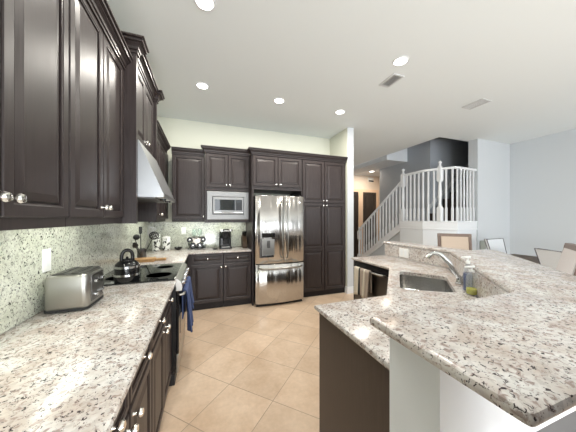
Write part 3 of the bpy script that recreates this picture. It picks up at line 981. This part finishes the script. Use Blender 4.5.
# dishwasher
t = thing('dishwasher', 'stainless dishwasher with black control strip in the island leg', 'dishwasher', (2.1, 2.33, 0))
obj('body', MB().box(1.925, 2.44, 2.03, 2.638, 0.10, 0.878), M['black'], t)
obj('toe_kick', MB().box(1.96, 2.44, 2.035, 2.635, 0.0, 0.099), M['black_matte'], t)
dd = obj('door', MB().box(1.898, 1.924, 2.034, 2.634, 0.105, 0.79, 0.004), M['steel_dark'], t)
obj('control_panel', MB().box(1.898, 1.924, 2.034, 2.634, 0.795, 0.876, 0.003), M['black'], t)
obj('handle', MB().tube([(1.897, 2.07, 0.80), (1.862, 2.075, 0.80), (1.855, 2.09, 0.80), (1.855, 2.58, 0.80), (1.862, 2.595, 0.80), (1.897, 2.60, 0.80)], 0.011, 10), M['steel'], dd, smooth=True)
P = hang_towel('a', None, '', 0.80, 2.265, 2.555, 0.47, 0.55, 1.855, 0.010, 3, axis='-y')
tw = thing('striped_towel', 'striped cream, tan and black towel draped over the dishwasher handle', 'towel', (1.855, 2.41, 0.47))
cuts = [(0, 6, 'towel_tan'), (6, 8, 'towel_cream'), (8, 13, 'towel_tan'), (13, 15, 'towel_dark'), (15, 22, 'towel_cream')]
for a, b_, mm in cuts:
    o = obj('stripe', MB().quadgrid([r[a:b_+1] for r in P]), M[mm], tw, smooth=True, angle=180)
    md = o.modifiers.new('solid', 'SOLIDIFY'); md.thickness = 0.005; md.offset = 0
# bottles beside the faucet
def bottle(name, label, p, R, H, body, cap, liquid=None, frac=0.3, pump=True):
    t = thing(name, label, 'bottle', p)
    obj('body', MB().lathe(p, [(R*0.9, 0.0), (R, 0.006), (R, H*0.60), (R*0.85, H*0.70), (R*0.4, H*0.76), (R*0.4, H*0.80)], 20), body, t, smooth=True)
    if liquid:
        obj('liquid', MB().lathe(p, [(R*0.84, 0.006), (R*0.93, 0.010), (R*0.93, H*frac)], 20), liquid, t, smooth=True)
    c = MB().lathe(p, [(R*0.46, H*0.785), (R*0.46, H*0.86), (R*0.2, H*0.87)], 16)
    if pump:
        c.tube([(p[0], p[1], p[2]+H*0.86), (p[0], p[1], p[2]+H*0.97)], 0.005, 8)
        c.tube([(p[0]+0.012, p[1]-0.008, p[2]+H*0.975), (p[0]-0.04, p[1]+0.02, p[2]+H*0.965)], [0.009, 0.005], 8)
    obj('pump' if pump else 'cap', c, cap, t, smooth=True)
    return t
bottle('soap_bottle', 'clear pump bottle with yellow-green soap beside the island splash', (1.752, 1.088, 0.914), 0.034, 0.20, M['clear_plastic'], M['plastic_white'], M['soap_green'], 0.22)
bottle('dish_soap_bottle', 'pump bottle of dark blue dish soap with white top by the faucet', (1.812, 1.152, 0.914), 0.030, 0.255, M['clear_plastic'], M['plastic_white'], M['soap_blue'], 0.52)
bottle('lotion_bottle', 'small pale clear bottle between the blue bottle and bar splash', (1.895, 1.205, 0.914), 0.026, 0.235, M['clear_plastic'], M['plastic_white'], pump=False)
# outlets and switches
def plate(label, c, u, n, w_, h_, slots):
    t = thing('outlet_plate', label, 'outlet', c)
    mb = MB(); rings = []
    for ins, dep in ((0, 0), (0, 0.004), (0.004, 0.007)):
        rings.append([frame_pts(c, u, n, -w_/2+ins, -h_/2+ins, dep), frame_pts(c, u, n, w_/2-ins, -h_/2+ins, dep), frame_pts(c, u, n, w_/2-ins, h_/2-ins, dep), frame_pts(c, u, n, -w_/2+ins, h_/2-ins, dep)])
    mb.ring_loft(rings)
    obj('cover', mb, M['plastic_white'], t)
    for s_ in slots:
        mb = MB(); rings = []
        for ins, dep in ((0, 0.006), (0, 0.0085), (0.002, 0.0095)):
            a, b2, cw, chh = s_
            rings.append([frame_pts(c, u, n, a-cw/2+ins, b2-chh/2+ins, dep), frame_pts(c, u, n, a+cw/2-ins, b2-chh/2+ins, dep), frame_pts(c, u, n, a+cw/2-ins, b2+chh/2-ins, dep), frame_pts(c, u, n, a-cw/2+ins, b2+chh/2-ins, dep)])
        mb.ring_loft(rings)
        obj('receptacle', mb, M['white_trim'], t)
    return t
plate('white outlet plate on the left backsplash above the toaster', (-0.879, 1.765, 1.20), (0, 1, 0), (1, 0, 0), 0.075, 0.135, [(0, 0, 0.035, 0.07)])
plate('white outlet plate on the back-wall splash above the mug rack', (-0.35, 4.44, 1.22), (1, 0, 0), (0, -1, 0), 0.075, 0.12, [(0, 0, 0.035, 0.07)])
plate('white double outlet plate on the island splash left of the faucet', (2.449, 2.34, 0.992), (0, -1, 0), (-1, 0, 0), 0.15, 0.115, [(-0.032, 0, 0.035, 0.07), (0.032, 0, 0.035, 0.07)])

# ================================================================== COUNTER ITEMS
# toaster
t = thing('toaster', 'brushed steel four-slice toaster on the left granite counter', 'toaster', (-0.74, 1.765, 0.914), 0.0)
tx0, tx1, ty0, ty1, tz0, tz1 = -0.842, -0.640, 1.655, 1.90, 0.93, 1.125
sh = round_poly([(tx0, ty0), (tx1, ty0), (tx1, ty1), (tx0, ty1)], 0.03, 5)
mb = MB(); rings = []
for d_, z in ((0.004, tz0), (0, tz0+0.01), (0, tz1-0.025), (0.006, tz1-0.008), (0.02, tz1)):
    rings.append([(x, y, z) for x, y in offset_poly(sh, d_)])
mb.ring_loft(rings)
obj('shell', mb, M['steel'], t, smooth=True)
obj('base', MB().prism(offset_poly(sh, -0.003), 0.921, 0.9305), M['rubber'], t)
for x in (tx0+0.03, tx1-0.03):
    for y in (ty0+0.03, ty1-0.03):
        obj('foot', MB().lathe((x, y, 0.9145), [(0.014, 0), (0.014, 0.007)], 12), M['rubber'], t)
obj('top_plate', MB().box(tx0+0.03, tx1-0.02, ty0+0.02, ty1-0.015, tz1, tz1+0.004, 0.001), M['steel_dark'], t)
for k in range(2):
    for j in range(2):
        obj('slot', MB().box(tx0+0.045+k*0.07, tx0+0.075+k*0.07, ty0+0.03+j*0.105, ty0+0.125+j*0.105, tz1+0.004, tz1+0.006), M['black'], t)
obj('control_panel', MB().box(tx1-0.001, tx1+0.004, ty0+0.045, ty1-0.03, tz0+0.02, tz1-0.02, 0.002), M['steel_dark'], t)
for j in range(2):
    obj('lever', MB().box(tx1+0.004, tx1+0.022, ty0+0.065+j*0.085, ty0+0.11+j*0.085, tz1-0.065, tz1-0.05, 0.003), M['chrome'], t)
    obj('dial', MB().lathe((tx1+0.004, ty0+0.088+j*0.085, tz0+0.055), [(0.016, 0), (0.015, 0.014), (0.012, 0.016)], 14, 'x'), M['chrome'], t, smooth=True)
# kettle
kp = (-0.617, 2.30, 0.9225)
t = thing('kettle', 'black tea kettle with steel bands standing on the near cooktop burner', 'kettle', kp)
obj('body', MB().lathe(kp, [(0.088, 0), (0.092, 0.01), (0.092, 0.06), (0.091, 0.115), (0.084, 0.142), (0.062, 0.164), (0.04, 0.172)], 28), M['black_gloss'], t, smooth=True)
for z in (0.045, 0.110):
    obj('band', MB().lathe(kp, [(0.092, z), (0.0955, z+0.002), (0.0945, z+0.018), (0.090, z+0.02)], 28), M['chrome'], t, smooth=True)
obj('lid', MB().lathe(kp, [(0.05, 0.165), (0.048, 0.173), (0.03, 0.183), (0.01, 0.185)], 20).ball((kp[0], kp[1], kp[2]+0.192), 0.010), M['black'], t, smooth=True)
hp = []
for i in range(13):
    a = PI*i/12
    hp.append((kp[0]+0.036*math.cos(a), kp[1]+0.02*math.cos(a), kp[2]+0.165+0.09*max(math.sin(a), 0)**0.6))
obj('handle', MB().tube(hp, 0.014, 10), M['black'], t, smooth=True)
obj('spout', MB().tube([(kp[0]+0.0, kp[1]+0.075, kp[2]+0.10), (kp[0]-0.01, kp[1]+0.12, kp[2]+0.135), (kp[0]-0.015, kp[1]+0.14, kp[2]+0.155)], [0.022, 0.015, 0.012], 12), M['black'], t, smooth=True)
# utensil crock with tools
cp = (-0.775, 3.50, 0.915)
tag(obj('utensil_crock', MB().lathe(cp, [(0.05, 0), (0.052, 0.004), (0.052, 0.13), (0.048, 0.13), (0.047, 0.01)], 24), M['steel_dark'], smooth=True), 'steel crock holding cooking utensils in the corner past the range', 'crock')
def utensil(name, label, base, tip, head, material=None):
    t = thing(name, label, 'utensil', base, 0, None)
    b, p = Vector(base), Vector(tip)
    dr_ = (p-b).normalized()
    obj('handle', MB().tube([b, p], [0.006, 0.0045], 8), material or M['black_matte'], t, smooth=True)
    side = dr_.cross(Vector((0.3, -0.95, 0))).normalized()
    nrm = side.cross(dr_).normalized()
    mb = MB()
    if head == 'spoon':
        rings = []
        for k in range(9):
            a = k/8
            hw = 0.032*math.sin(PI*min(max(a, 0.06), 0.94))**0.6
            c_ = p+dr_*(0.095*a-0.005)
            rings.append([c_+side*hw*math.cos(2*PI*q/10)+nrm*0.006*math.sin(2*PI*q/10)+nrm*0.012*math.sin(PI*a) for q in range(10)])
        mb.ring_loft(rings)
    elif head == 'turner':
        w0, w1, L = 0.02, 0.046, 0.11
        # slotted blade: bars and two end bridges
        for q in range(5):
            f = (q-2)/2
            a0 = p+side*w0*f; a1 = p+dr_*L+side*w1*f
            mb.tube([a0, a1], 0.0055, 6)
        mb.tube([p-side*w0, p+side*w0], 0.006, 6)
        mb.tube([p+dr_*L-side*w1, p+dr_*L+side*w1], 0.006, 6)
    elif head == 'skimmer':
        c0 = p+dr_*0.05
        rg = [c0+(side*math.cos(2*PI*q/16)+dr_*math.sin(2*PI*q/16))*0.052 for q in range(17)]
        mb.tube(rg, 0.006, 6)
        for f in (-0.6, -0.2, 0.2, 0.6):
            h_ = 0.052*math.sqrt(1-f*f)
            mb.tube([c0+side*0.052*f-dr_*h_, c0+side*0.052*f+dr_*h_], 0.005, 6)
            mb.tube([c0+dr_*0.052*f-side*h_, c0+dr_*0.052*f+side*h_], 0.005, 6)
    elif head == 'ladle':
        c0 = p+side*0.02+dr_*0.02
        rings = []
        for k in range(7):
            a = PI/2*k/6
            rings.append([c0+nrm*0.035*(math.sin(a)-0.5)+(side*math.cos(2*PI*q/14)+dr_*math.sin(2*PI*q/14))*max(0.038*math.cos(a), 0.003) for q in range(14)])
        mb.ring_loft(rings)
    elif head == 'spatula':
        rings = []
        for a, hw in ((0, 0.008), (0.02, 0.018), (0.09, 0.02), (0.10, 0.012)):
            c_ = p+dr_*a
            rings.append([c_-side*hw-nrm*0.003, c_+side*hw-nrm*0.003, c_+side*hw+nrm*0.003, c_-side*hw+nrm*0.003])
        mb.ring_loft(rings)
    obj('head', mb, material or M['black_matte'], t, smooth=True)
    return t
def ut(dx, dy, L, lean):
    b = (cp[0]+dx*0.2, cp[1]+dy*0.2, cp[2]+0.02)
    return b, (b[0]+lean[0], b[1]+lean[1], b[2]+L)
b, p = ut(-0.06, -0.02, 0.24, (-0.045, -0.07)); utensil('ladle', 'black ladle leaning left in the utensil crock', b, p, 'ladle')
b, p = ut(-0.05, 0.02, 0.30, (-0.01, 0.02)); utensil('spatula', 'narrow black spatula upright in the utensil crock', b, p, 'spatula')
b, p = ut(0.03, 0.04, 0.28, (0.075, 0.03)); utensil('slotted_turner', 'pale steel slotted turner at the back of the utensil crock', b, p, 'turner', M['steel'])
b, p = ut(0.06, -0.03, 0.24, (0.12, -0.06)); utensil('skimmer', 'black round skimmer leaning right in the utensil crock', b, p, 'skimmer')
b, p = ut(-0.02, -0.05, 0.15, (-0.02, -0.16)); utensil('serving_spoon', 'black serving spoon low on the left of the crock', b, p, 'spoon')
# cutting board
t = thing('cutting_board', 'light wooden paddle board on the counter past the cooktop', 'cutting board', (-0.68, 3.28, 0.914))
obj('board', MB().prism(round_poly(ccw([(-0.86, 3.20), (-0.58, 3.20), (-0.58, 3.36), (-0.86, 3.36)]), 0.03, 4), 0.916, 0.95), M['wood_light'], t)
obj('handle', MB().box(-0.58, -0.46, 3.255, 3.305, 0.918, 0.945, 0.006), M['wood_light'], t)
# canisters
def canister(label, p, R, H):
    t = thing('canister', label, 'canister', p)
    obj('body', MB().lathe(p, [(R*0.92, 0), (R, 0.006), (R, H*0.82), (R*0.95, H*0.86)], 24), M['blotch'], t, smooth=True)
    obj('lid', MB().lathe(p, [(R*1.0, H*0.86), (R*1.02, H*0.90), (R*0.7, H*0.95), (R*0.2, H*0.96), (R*0.22, H), (R*0.1, H*1.005)], 24), M['plastic_white'], t, smooth=True)
canister('taller white and black canister in the back counter corner', (-0.745, 4.28, 0.915), 0.062, 0.285)
canister('shorter white and black canister beside the taller one', (-0.60, 4.30, 0.915), 0.062, 0.235)
tag(obj('small_bowl', MB().lathe((-0.42, 4.27, 0.915), [(0.03, 0), (0.055, 0.02), (0.062, 0.045), (0.057, 0.045), (0.03, 0.012)], 20), M['black_gloss'], smooth=True), 'small black bowl alone on the back counter', 'bowl')
# jar rack
rk = thing('jar_rack', 'black stepped rack of round jars on the back counter', 'rack', (-0.13, 4.28, 0.915))
fr = MB()
for x in (-0.26, 0.0):
    fr.prism_dir([(x, 4.17, 0.918), (x, 4.40, 0.918), (x, 4.40, 1.06), (x+0.0, 4.34, 1.06)], (0.008, 0, 0))
obj('frame', fr, M['black'], rk)
obj('tray', MB().box(-0.27, 0.012, 4.16, 4.40, 0.917, 0.932, 0.002), M['steel_dark'], rk)
obj('panel', MB().prism_dir([(-0.20, 4.23, 1.0), (-0.20, 4.225, 1.0), (-0.20, 4.305, 1.12), (-0.20, 4.31, 1.12)], (0.14, 0, 0)), M['steel_dark'], rk)
def jar(label, p, r):
    t = thing('spice_jar', label, 'jar', p)
    y = p[1]
    obj('glass', MB().lathe((p[0], y, p[2]), [(r, 0), (r, 0.10)], 18, 'y'), M['black_gloss'], t, smooth=True)
    obj('lid', MB().lathe((p[0], y, p[2]), [(r*1.05, 0), (r*1.05, 0.02), (r*0.85, 0.024), (r*0.6, 0.022), (r*0.1, 0.022)], 18, '-y'), M['black'], t, smooth=True)
    obj('cap', MB().lathe((p[0], y-0.0225, p[2]), [(r*0.30, 0), (r*0.26, 0.004), (r*0.1, 0.005)], 14, '-y'), M['nickel'], t, smooth=True)
jar('round black jar at lower left of the jar rack', (-0.188, 4.22, 0.982), 0.048)
jar('round black jar at lower right of the jar rack', (-0.078, 4.22, 0.982), 0.048)
jar('round black jar at upper left of the jar rack', (-0.238, 4.26, 1.078), 0.045)
jar('round black jar at upper right of the jar rack', (-0.026, 4.26, 1.078), 0.045)
for k, x in enumerate((-0.175, -0.085)):
    tag(obj('glass_goblet', MB().lathe((x, 4.36, 1.066), [(0.028, 0), (0.024, 0.004), (0.005, 0.012), (0.005, 0.05), (0.03, 0.08), (0.04, 0.13), (0.036, 0.18), (0.034, 0.18), (0.037, 0.13), (0.027, 0.083), (0.004, 0.058)], 18), M['glass_green'], smooth=True), 'green glass goblet at the %s behind the jar rack' % ('left' if k == 0 else 'right'), 'goblet')
obj('shelf', MB().box(-0.26, 0.0, 4.325, 4.40, 1.052, 1.064), M['black'], rk)
# coffee maker
t = thing('coffee_maker', 'black pod coffee maker with silver top on the back counter', 'coffee maker', (0.34, 4.2, 0.915))
obj('base', MB().prism(round_poly(ccw([(0.235, 4.09), (0.445, 4.09), (0.445, 4.36), (0.235, 4.36)]), 0.03, 4), 0.916, 0.945), M['black'], t)
obj('body', MB().prism(round_poly(ccw([(0.24, 4.21), (0.44, 4.21), (0.44, 4.36), (0.24, 4.36)]), 0.03, 4), 0.946, 1.175), M['black'], t)
obj('brew_head', MB().prism(round_poly(ccw([(0.285, 4.10), (0.395, 4.10), (0.44, 4.20), (0.44, 4.36), (0.24, 4.36), (0.24, 4.20)]), 0.02, 4), 1.10, 1.215), M['black_gloss'], t)
obj('front_column', MB().box(0.285, 0.395, 4.105, 4.21, 0.99, 1.099, 0.01), M['black_gloss'], t)
obj('lid', MB().prism(round_poly(ccw([(0.225, 4.11), (0.455, 4.11), (0.455, 4.36), (0.225, 4.36)]), 0.04, 4), 1.216, 1.25), M['nickel'], t)
obj('handle', MB().tube([(0.30, 4.10, 1.235), (0.30, 4.07, 1.25), (0.38, 4.07, 1.25), (0.38, 4.10, 1.235)], 0.011, 8), M['black'], t, smooth=True)
obj('reservoir', MB().box(0.205, 0.232, 4.15, 4.35, 0.95, 1.20, 0.008), M['clear_plastic'], t)
obj('drip_tray', MB().box(0.27, 0.41, 4.07, 4.20, 0.946, 0.956, 0.003), M['steel'], t)
tag(obj('spoon_rest', MB().lathe((0.165, 4.12, 0.915), [(0.03, 0), (0.045, 0.012), (0.048, 0.02), (0.042, 0.02), (0.025, 0.006)], 18), M['black_gloss'], smooth=True), 'little black dish left of the coffee maker', 'dish')
# knife block
t = thing('knife_block', 'wooden knife block with black handles beside the refrigerator panel', 'knife block', (0.67, 4.2, 0.915))
obj('block', MB().prism_dir([(0.635, 4.12, 0.916), (0.635, 4.30, 0.916), (0.635, 4.36, 1.08), (0.635, 4.24, 1.15), (0.635, 4.12, 1.0)], (0.075, 0, 0)), M['table_wood'], t)
k = 0
for i in range(3):
    for j in range(2):
        x = 0.648+0.024*i
        yb, zb = 4.21+0.07*j, 1.115+0.0*j
        tag(obj('kitchen_knife', MB().tube([(x, yb+0.02, zb-0.01 if j == 0 else zb-0.005), (x, yb-0.035, zb+0.055), (x, yb-0.065, zb+0.09)], [0.007, 0.009, 0.008], 8), M['black'], smooth=True), 'black-handled kitchen knife in the wooden knife block', 'knife', 'knives in the knife block')
# under-cabinet lights
def strip(label, a, b, z, along_y=True, power=4):
    (x0, y0_), (x1, y1_) = a, b
    t = thing('cabinet_light', label, 'light', ((x0+x1)/2, (y0_+y1_)/2, z))
    obj('housing', MB().box(x0, x1, y0_, y1_, z-0.012, z, 0.002), M['plastic_white'], t)
    obj('diffuser', MB().box(x0+0.008, x1-0.008, y0_+0.008, y1_-0.008, z-0.016, z-0.012), M['lamp_strip'], t)
    sx, sy = x1-x0-0.01, y1_-y0_-0.01
    l = area('cabinet_lamp', ((x0+x1)/2, (y0_+y1_)/2, z-0.02), (0, 0, 0), sx, sy, power, (0.97, 1.0, 0.86))
strip('slim light strip under the wall cabinet above the toaster', (-0.74, 1.45), (-0.70, 2.08), 1.4505, power=1.8)
strip('slim light strip under the wall cabinet nearest the camera', (-0.74, 0.66), (-0.70, 1.32), 1.4505, power=1.8)
strip('slim light strip under the wall cabinet at the frame edge', (-0.74, -0.1), (-0.70, 0.54), 1.4505, power=1.3)
strip('slim light strip under the cabinet left of the microwave', (-0.48, 4.24), (-0.05, 4.28), 1.419, power=1.3)
strip('slim light strip under the microwave cabinet', (0.08, 4.24), (0.66, 4.28), 1.399, power=1.6)
strip('slim light strip under the corner cabinet past the hood', (-0.78, 3.2), (-0.74, 4.0), 1.435, power=1.6)

# ================================================================== CEILING FIXTURES
for i, (x, y, lab) in enumerate([(0.0, 1.97, 'recessed ceiling light nearest the camera, at the top edge left of centre'), (-0.03, 3.23, 'recessed ceiling light above the range side, left of the back row'), (1.03, 3.26, 'recessed ceiling light in front of the refrigerator, middle of the back row'), (2.075, 3.27, 'recessed ceiling light before the pantry, right end of the back row'), (2.03, 1.985, 'recessed ceiling light above the island, beside the dark vent')]):
    t = thing('ceiling_light', lab, 'light', (x, y, CH))
    obj('trim_ring', MB().lathe((x, y, CH), [(0.085, -0.001), (0.083, -0.006), (0.068, -0.008), (0.066, -0.001)], 28), M['white_trim'], t, smooth=True)
    obj('bulb', MB().lathe((x, y, CH), [(0.066, -0.001), (0.064, -0.004), (0.02, -0.005)], 28), M['lamp'], t, smooth=True)
    area('can_lamp', (x, y, CH-0.012), (0, 0, 0), 0.14, 0.14, 19, (1.0, 0.955, 0.87), 'DISK')
t = thing('ceiling_light', 'recessed ceiling light in the hallway by the stairs', 'light', (5.42, 6.55, 3.05))
obj('trim_ring', MB().lathe((5.42, 6.55, 3.05), [(0.105, -0.001), (0.10, -0.008), (0.08, -0.008), (0.078, -0.001)], 24), M['white_trim'], t, smooth=True)
obj('bulb', MB().lathe((5.42, 6.55, 3.05), [(0.078, -0.001), (0.076, -0.004), (0.02, -0.005)], 24), M['lamp'], t, smooth=True)
area('hall_lamp', (5.42, 6.55, 3.03), (0, 0, 0), 0.15, 0.15, 22, (1.0, 0.86, 0.70), 'DISK')
def vent(label, x0, x1, y0_, y1_, dark, n):
    t = thing('ceiling_vent', label, 'vent', ((x0+x1)/2, (y0_+y1_)/2, CH))
    f = MB()
    b = 0.022
    z0_, z1_ = CH-0.010, CH-0.001
    f.box(x0, x0+b, y0_, y1_, z0_, z1_).box(x1-b, x1, y0_, y1_, z0_, z1_).box(x0+b, x1-b, y0_, y0_+b, z0_, z1_).box(x0+b, x1-b, y1_-b, y1_, z0_, z1_)
    obj('frame', f, M['vent'], t)
    obj('backing', MB().box(x0+b, x1-b, y0_+b, y1_-b, CH-0.003, CH-0.001), M['vent_dark'] if dark else M['white_trim'], t)
    for k in range(n):
        xx = x0+b+(x1-x0-2*b)*(k+0.5)/n
        obj('slat', MB().prism_dir([(xx-0.006, y0_+b, CH-0.004), (xx-0.004, y0_+b, CH-0.003), (xx+0.002, y0_+b, CH-0.009), (xx-0.0, y0_+b, CH-0.010)], (0, y1_-y0_-2*b, 0)), M['vent'], t)
vent('dark slatted ceiling vent beside the recessed island light', 2.125, 2.285, 2.175, 2.435, True, 4)
vent('pale flat ceiling vent further right over the dining side', 3.77, 3.97, 2.20, 2.49, False, 5)
t = thing('door_chime', 'small white chime box with dark slot high on the hall wall', 'chime', (5.98, 7.29, 2.9))
obj('case', MB().box(5.86, 6.10, 7.26, 7.298, 2.82, 2.98, 0.005), M['plastic_white'], t)
obj('slot', MB().box(5.87, 6.09, 7.255, 7.26, 2.83, 2.88), M['black'], t)
gp = obj('wall_panel', MB().box(5.66, 5.84, 3.335, 3.359, 0.76, 0.95, 0.004), M['trivet_grey'])
tag(gp, 'small grey-green square panel low on the white dining wall', 'panel')

# ================================================================== STOOLS, TABLE AND CHAIRS
def make_stool(label, loc, rz, fab, top=1.20, W=0.48, wood_mat=None):
    """local: back plane at y=0, seat towards -y"""
    t = thing('bar_stool', label, 'stool', loc, rz)
    w = W/2
    L = dict(local=True)
    sh_ = top-0.45
    wd = wood_mat or M['chair_wood']
    obj('seat', MB().box(-w, w, -0.40, -0.02, sh_-0.06, sh_, 0.02), fab, t, smooth=True, **L)
    # backrest frame, leaning back a little
    def lean(z): return 0.10*(z-sh_)/(top-sh_)
    for s_ in (-1, 1):
        obj('back_post', MB().tube([(s_*(w-0.025), lean(sh_-0.08), sh_-0.08), (s_*(w-0.02), lean(top-0.02), top-0.02)], 0.024, 8), wd, t, smooth=True, **L)
    def rail(z0, z1, nm):
        obj(nm, MB().ring_loft([[(-w, lean(z0)-0.022, z0), (w, lean(z0)-0.022, z0), (w, lean(z1)-0.022, z1), (-w, lean(z1)-0.022, z1)], [(-w, lean(z0)+0.022, z0), (w, lean(z0)+0.022, z0), (w, lean(z1)+0.022, z1), (-w, lean(z1)+0.022, z1)]]), wd, t, **L)
    rail(top-0.045, top, 'top_rail')
    rail(sh_+0.05, sh_+0.09, 'lower_rail')
    mb = MB(); rings = []
    for k, yy in enumerate((-0.028, -0.034, 0.028)):
        ins = 0.0 if k != 1 else 0.012
        a = w-0.045-ins
        rings.append([(-a, lean(sh_+0.09)+yy, sh_+0.09+ins), (a, lean(sh_+0.09)+yy, sh_+0.09+ins), (a, lean(top-0.045)+yy, top-0.045-ins), (-a, lean(top-0.045)+yy, top-0.045-ins)])
    rings = [rings[2], rings[0], rings[1]]
    mb.ring_loft(rings)
    obj('backrest', mb, fab, t, **L)
    for sx in (-1, 1):
        for sy, yy in ((0, -0.03), (1, -0.37)):
            obj('leg', MB().tube([(sx*(w-0.03), yy, sh_-0.061), (sx*(w-0.01), yy-(0.02 if sy else -0.04), 0)], [0.022, 0.016], 8), wd, t, smooth=True, **L)
    obj('footrest', MB().tube([(-w+0.02, -0.375, 0.25), (w-0.02, -0.375, 0.25)], 0.014, 8), wd, t, smooth=True, **L)
    return t
make_stool('tan upholstered bar stool with wood frame, behind the faucet', (3.63, 2.49, 0), -0.785, M['fabric_tan'], 1.20, 0.44)
make_stool('bar stool with pinkish fabric back at the right edge of the photo', (3.125, 1.175, 0), -2.577, M['fabric_pink'], 1.20, 0.50)
make_stool('grey-backed bar stool at the bottom right corner, closest to the camera', (0.62, 0.05, 0), 0, M['fabric_grey'], 1.176, 0.52, M['stool_frame'])

t = thing('dining_table', 'dark wooden dining table beyond the bar, mostly hidden', 'table', (4.85, 1.9, 0))
obj('tabletop', MB().box(4.36, 5.34, 1.15, 2.60, 0.74, 0.79, 0.006), M['table_wood'], t)
for x in (4.44, 5.26):
    for y in (1.23, 2.50):
        obj('leg', MB().box(x-0.04, x+0.04, y-0.04, y+0.04, 0, 0.739), M['table_wood'], t)
obj('apron', MB().box(4.42, 5.28, 1.21, 1.24, 0.64, 0.739).box(4.42, 5.28, 2.50, 2.53, 0.64, 0.739), M['table_wood'], t)
def make_dining(label, loc, rz, top=1.05):
    """local: back near y=0, seat towards -y; flared upholstered back with dark piping"""
    t = thing('dining_chair', label, 'chair', loc, rz)
    L = dict(local=True)
    sh_ = 0.47
    obj('seat', MB().box(-0.22, 0.22, -0.44, -0.02, sh_-0.09, sh_, 0.02), M['fabric_white'], t, smooth=True, **L)
    def row(z, w, y, th):
        return [(-w, y-th, z), (w, y-th, z), (w, y+th, z), (-w, y+th, z)]
    def lean(z): return 0.14*(z-sh_)/(top-sh_)
    obj('backrest', MB().ring_loft([row(z, 0.19+0.05*(z-sh_)/(top-sh_), lean(z), 0.018) for z in (sh_-0.05, 0.6, 0.8, 0.95, top)]), M['fabric_white'], t, **L)
    pp = [(-0.19, -0.0, sh_), (-0.24, 0.14, top), (0.24, 0.14, top), (0.19, 0.0, sh_)]
    for dy in (-0.02, 0.02):
        obj('piping', MB().tube([(x, y+dy, z) for x, y, z in pp], 0.007, 6), M['piping'], t, **L)
    for sx in (-1, 1):
        for yy in (-0.05, -0.40):
            obj('leg', MB().tube([(sx*0.19, yy, sh_-0.091), (sx*0.19, yy, 0)], [0.022, 0.016], 8), M['chair_wood'], t, smooth=True, **L)
    return t
dc = make_dining('white dining chair with dark piping in front of the table, flared back', (4.10, 1.48, 0), 1.094)
dup(dc, (5.16, 2.68, 0), 0.0, 'white dining chair beyond the table, near the wall corner')
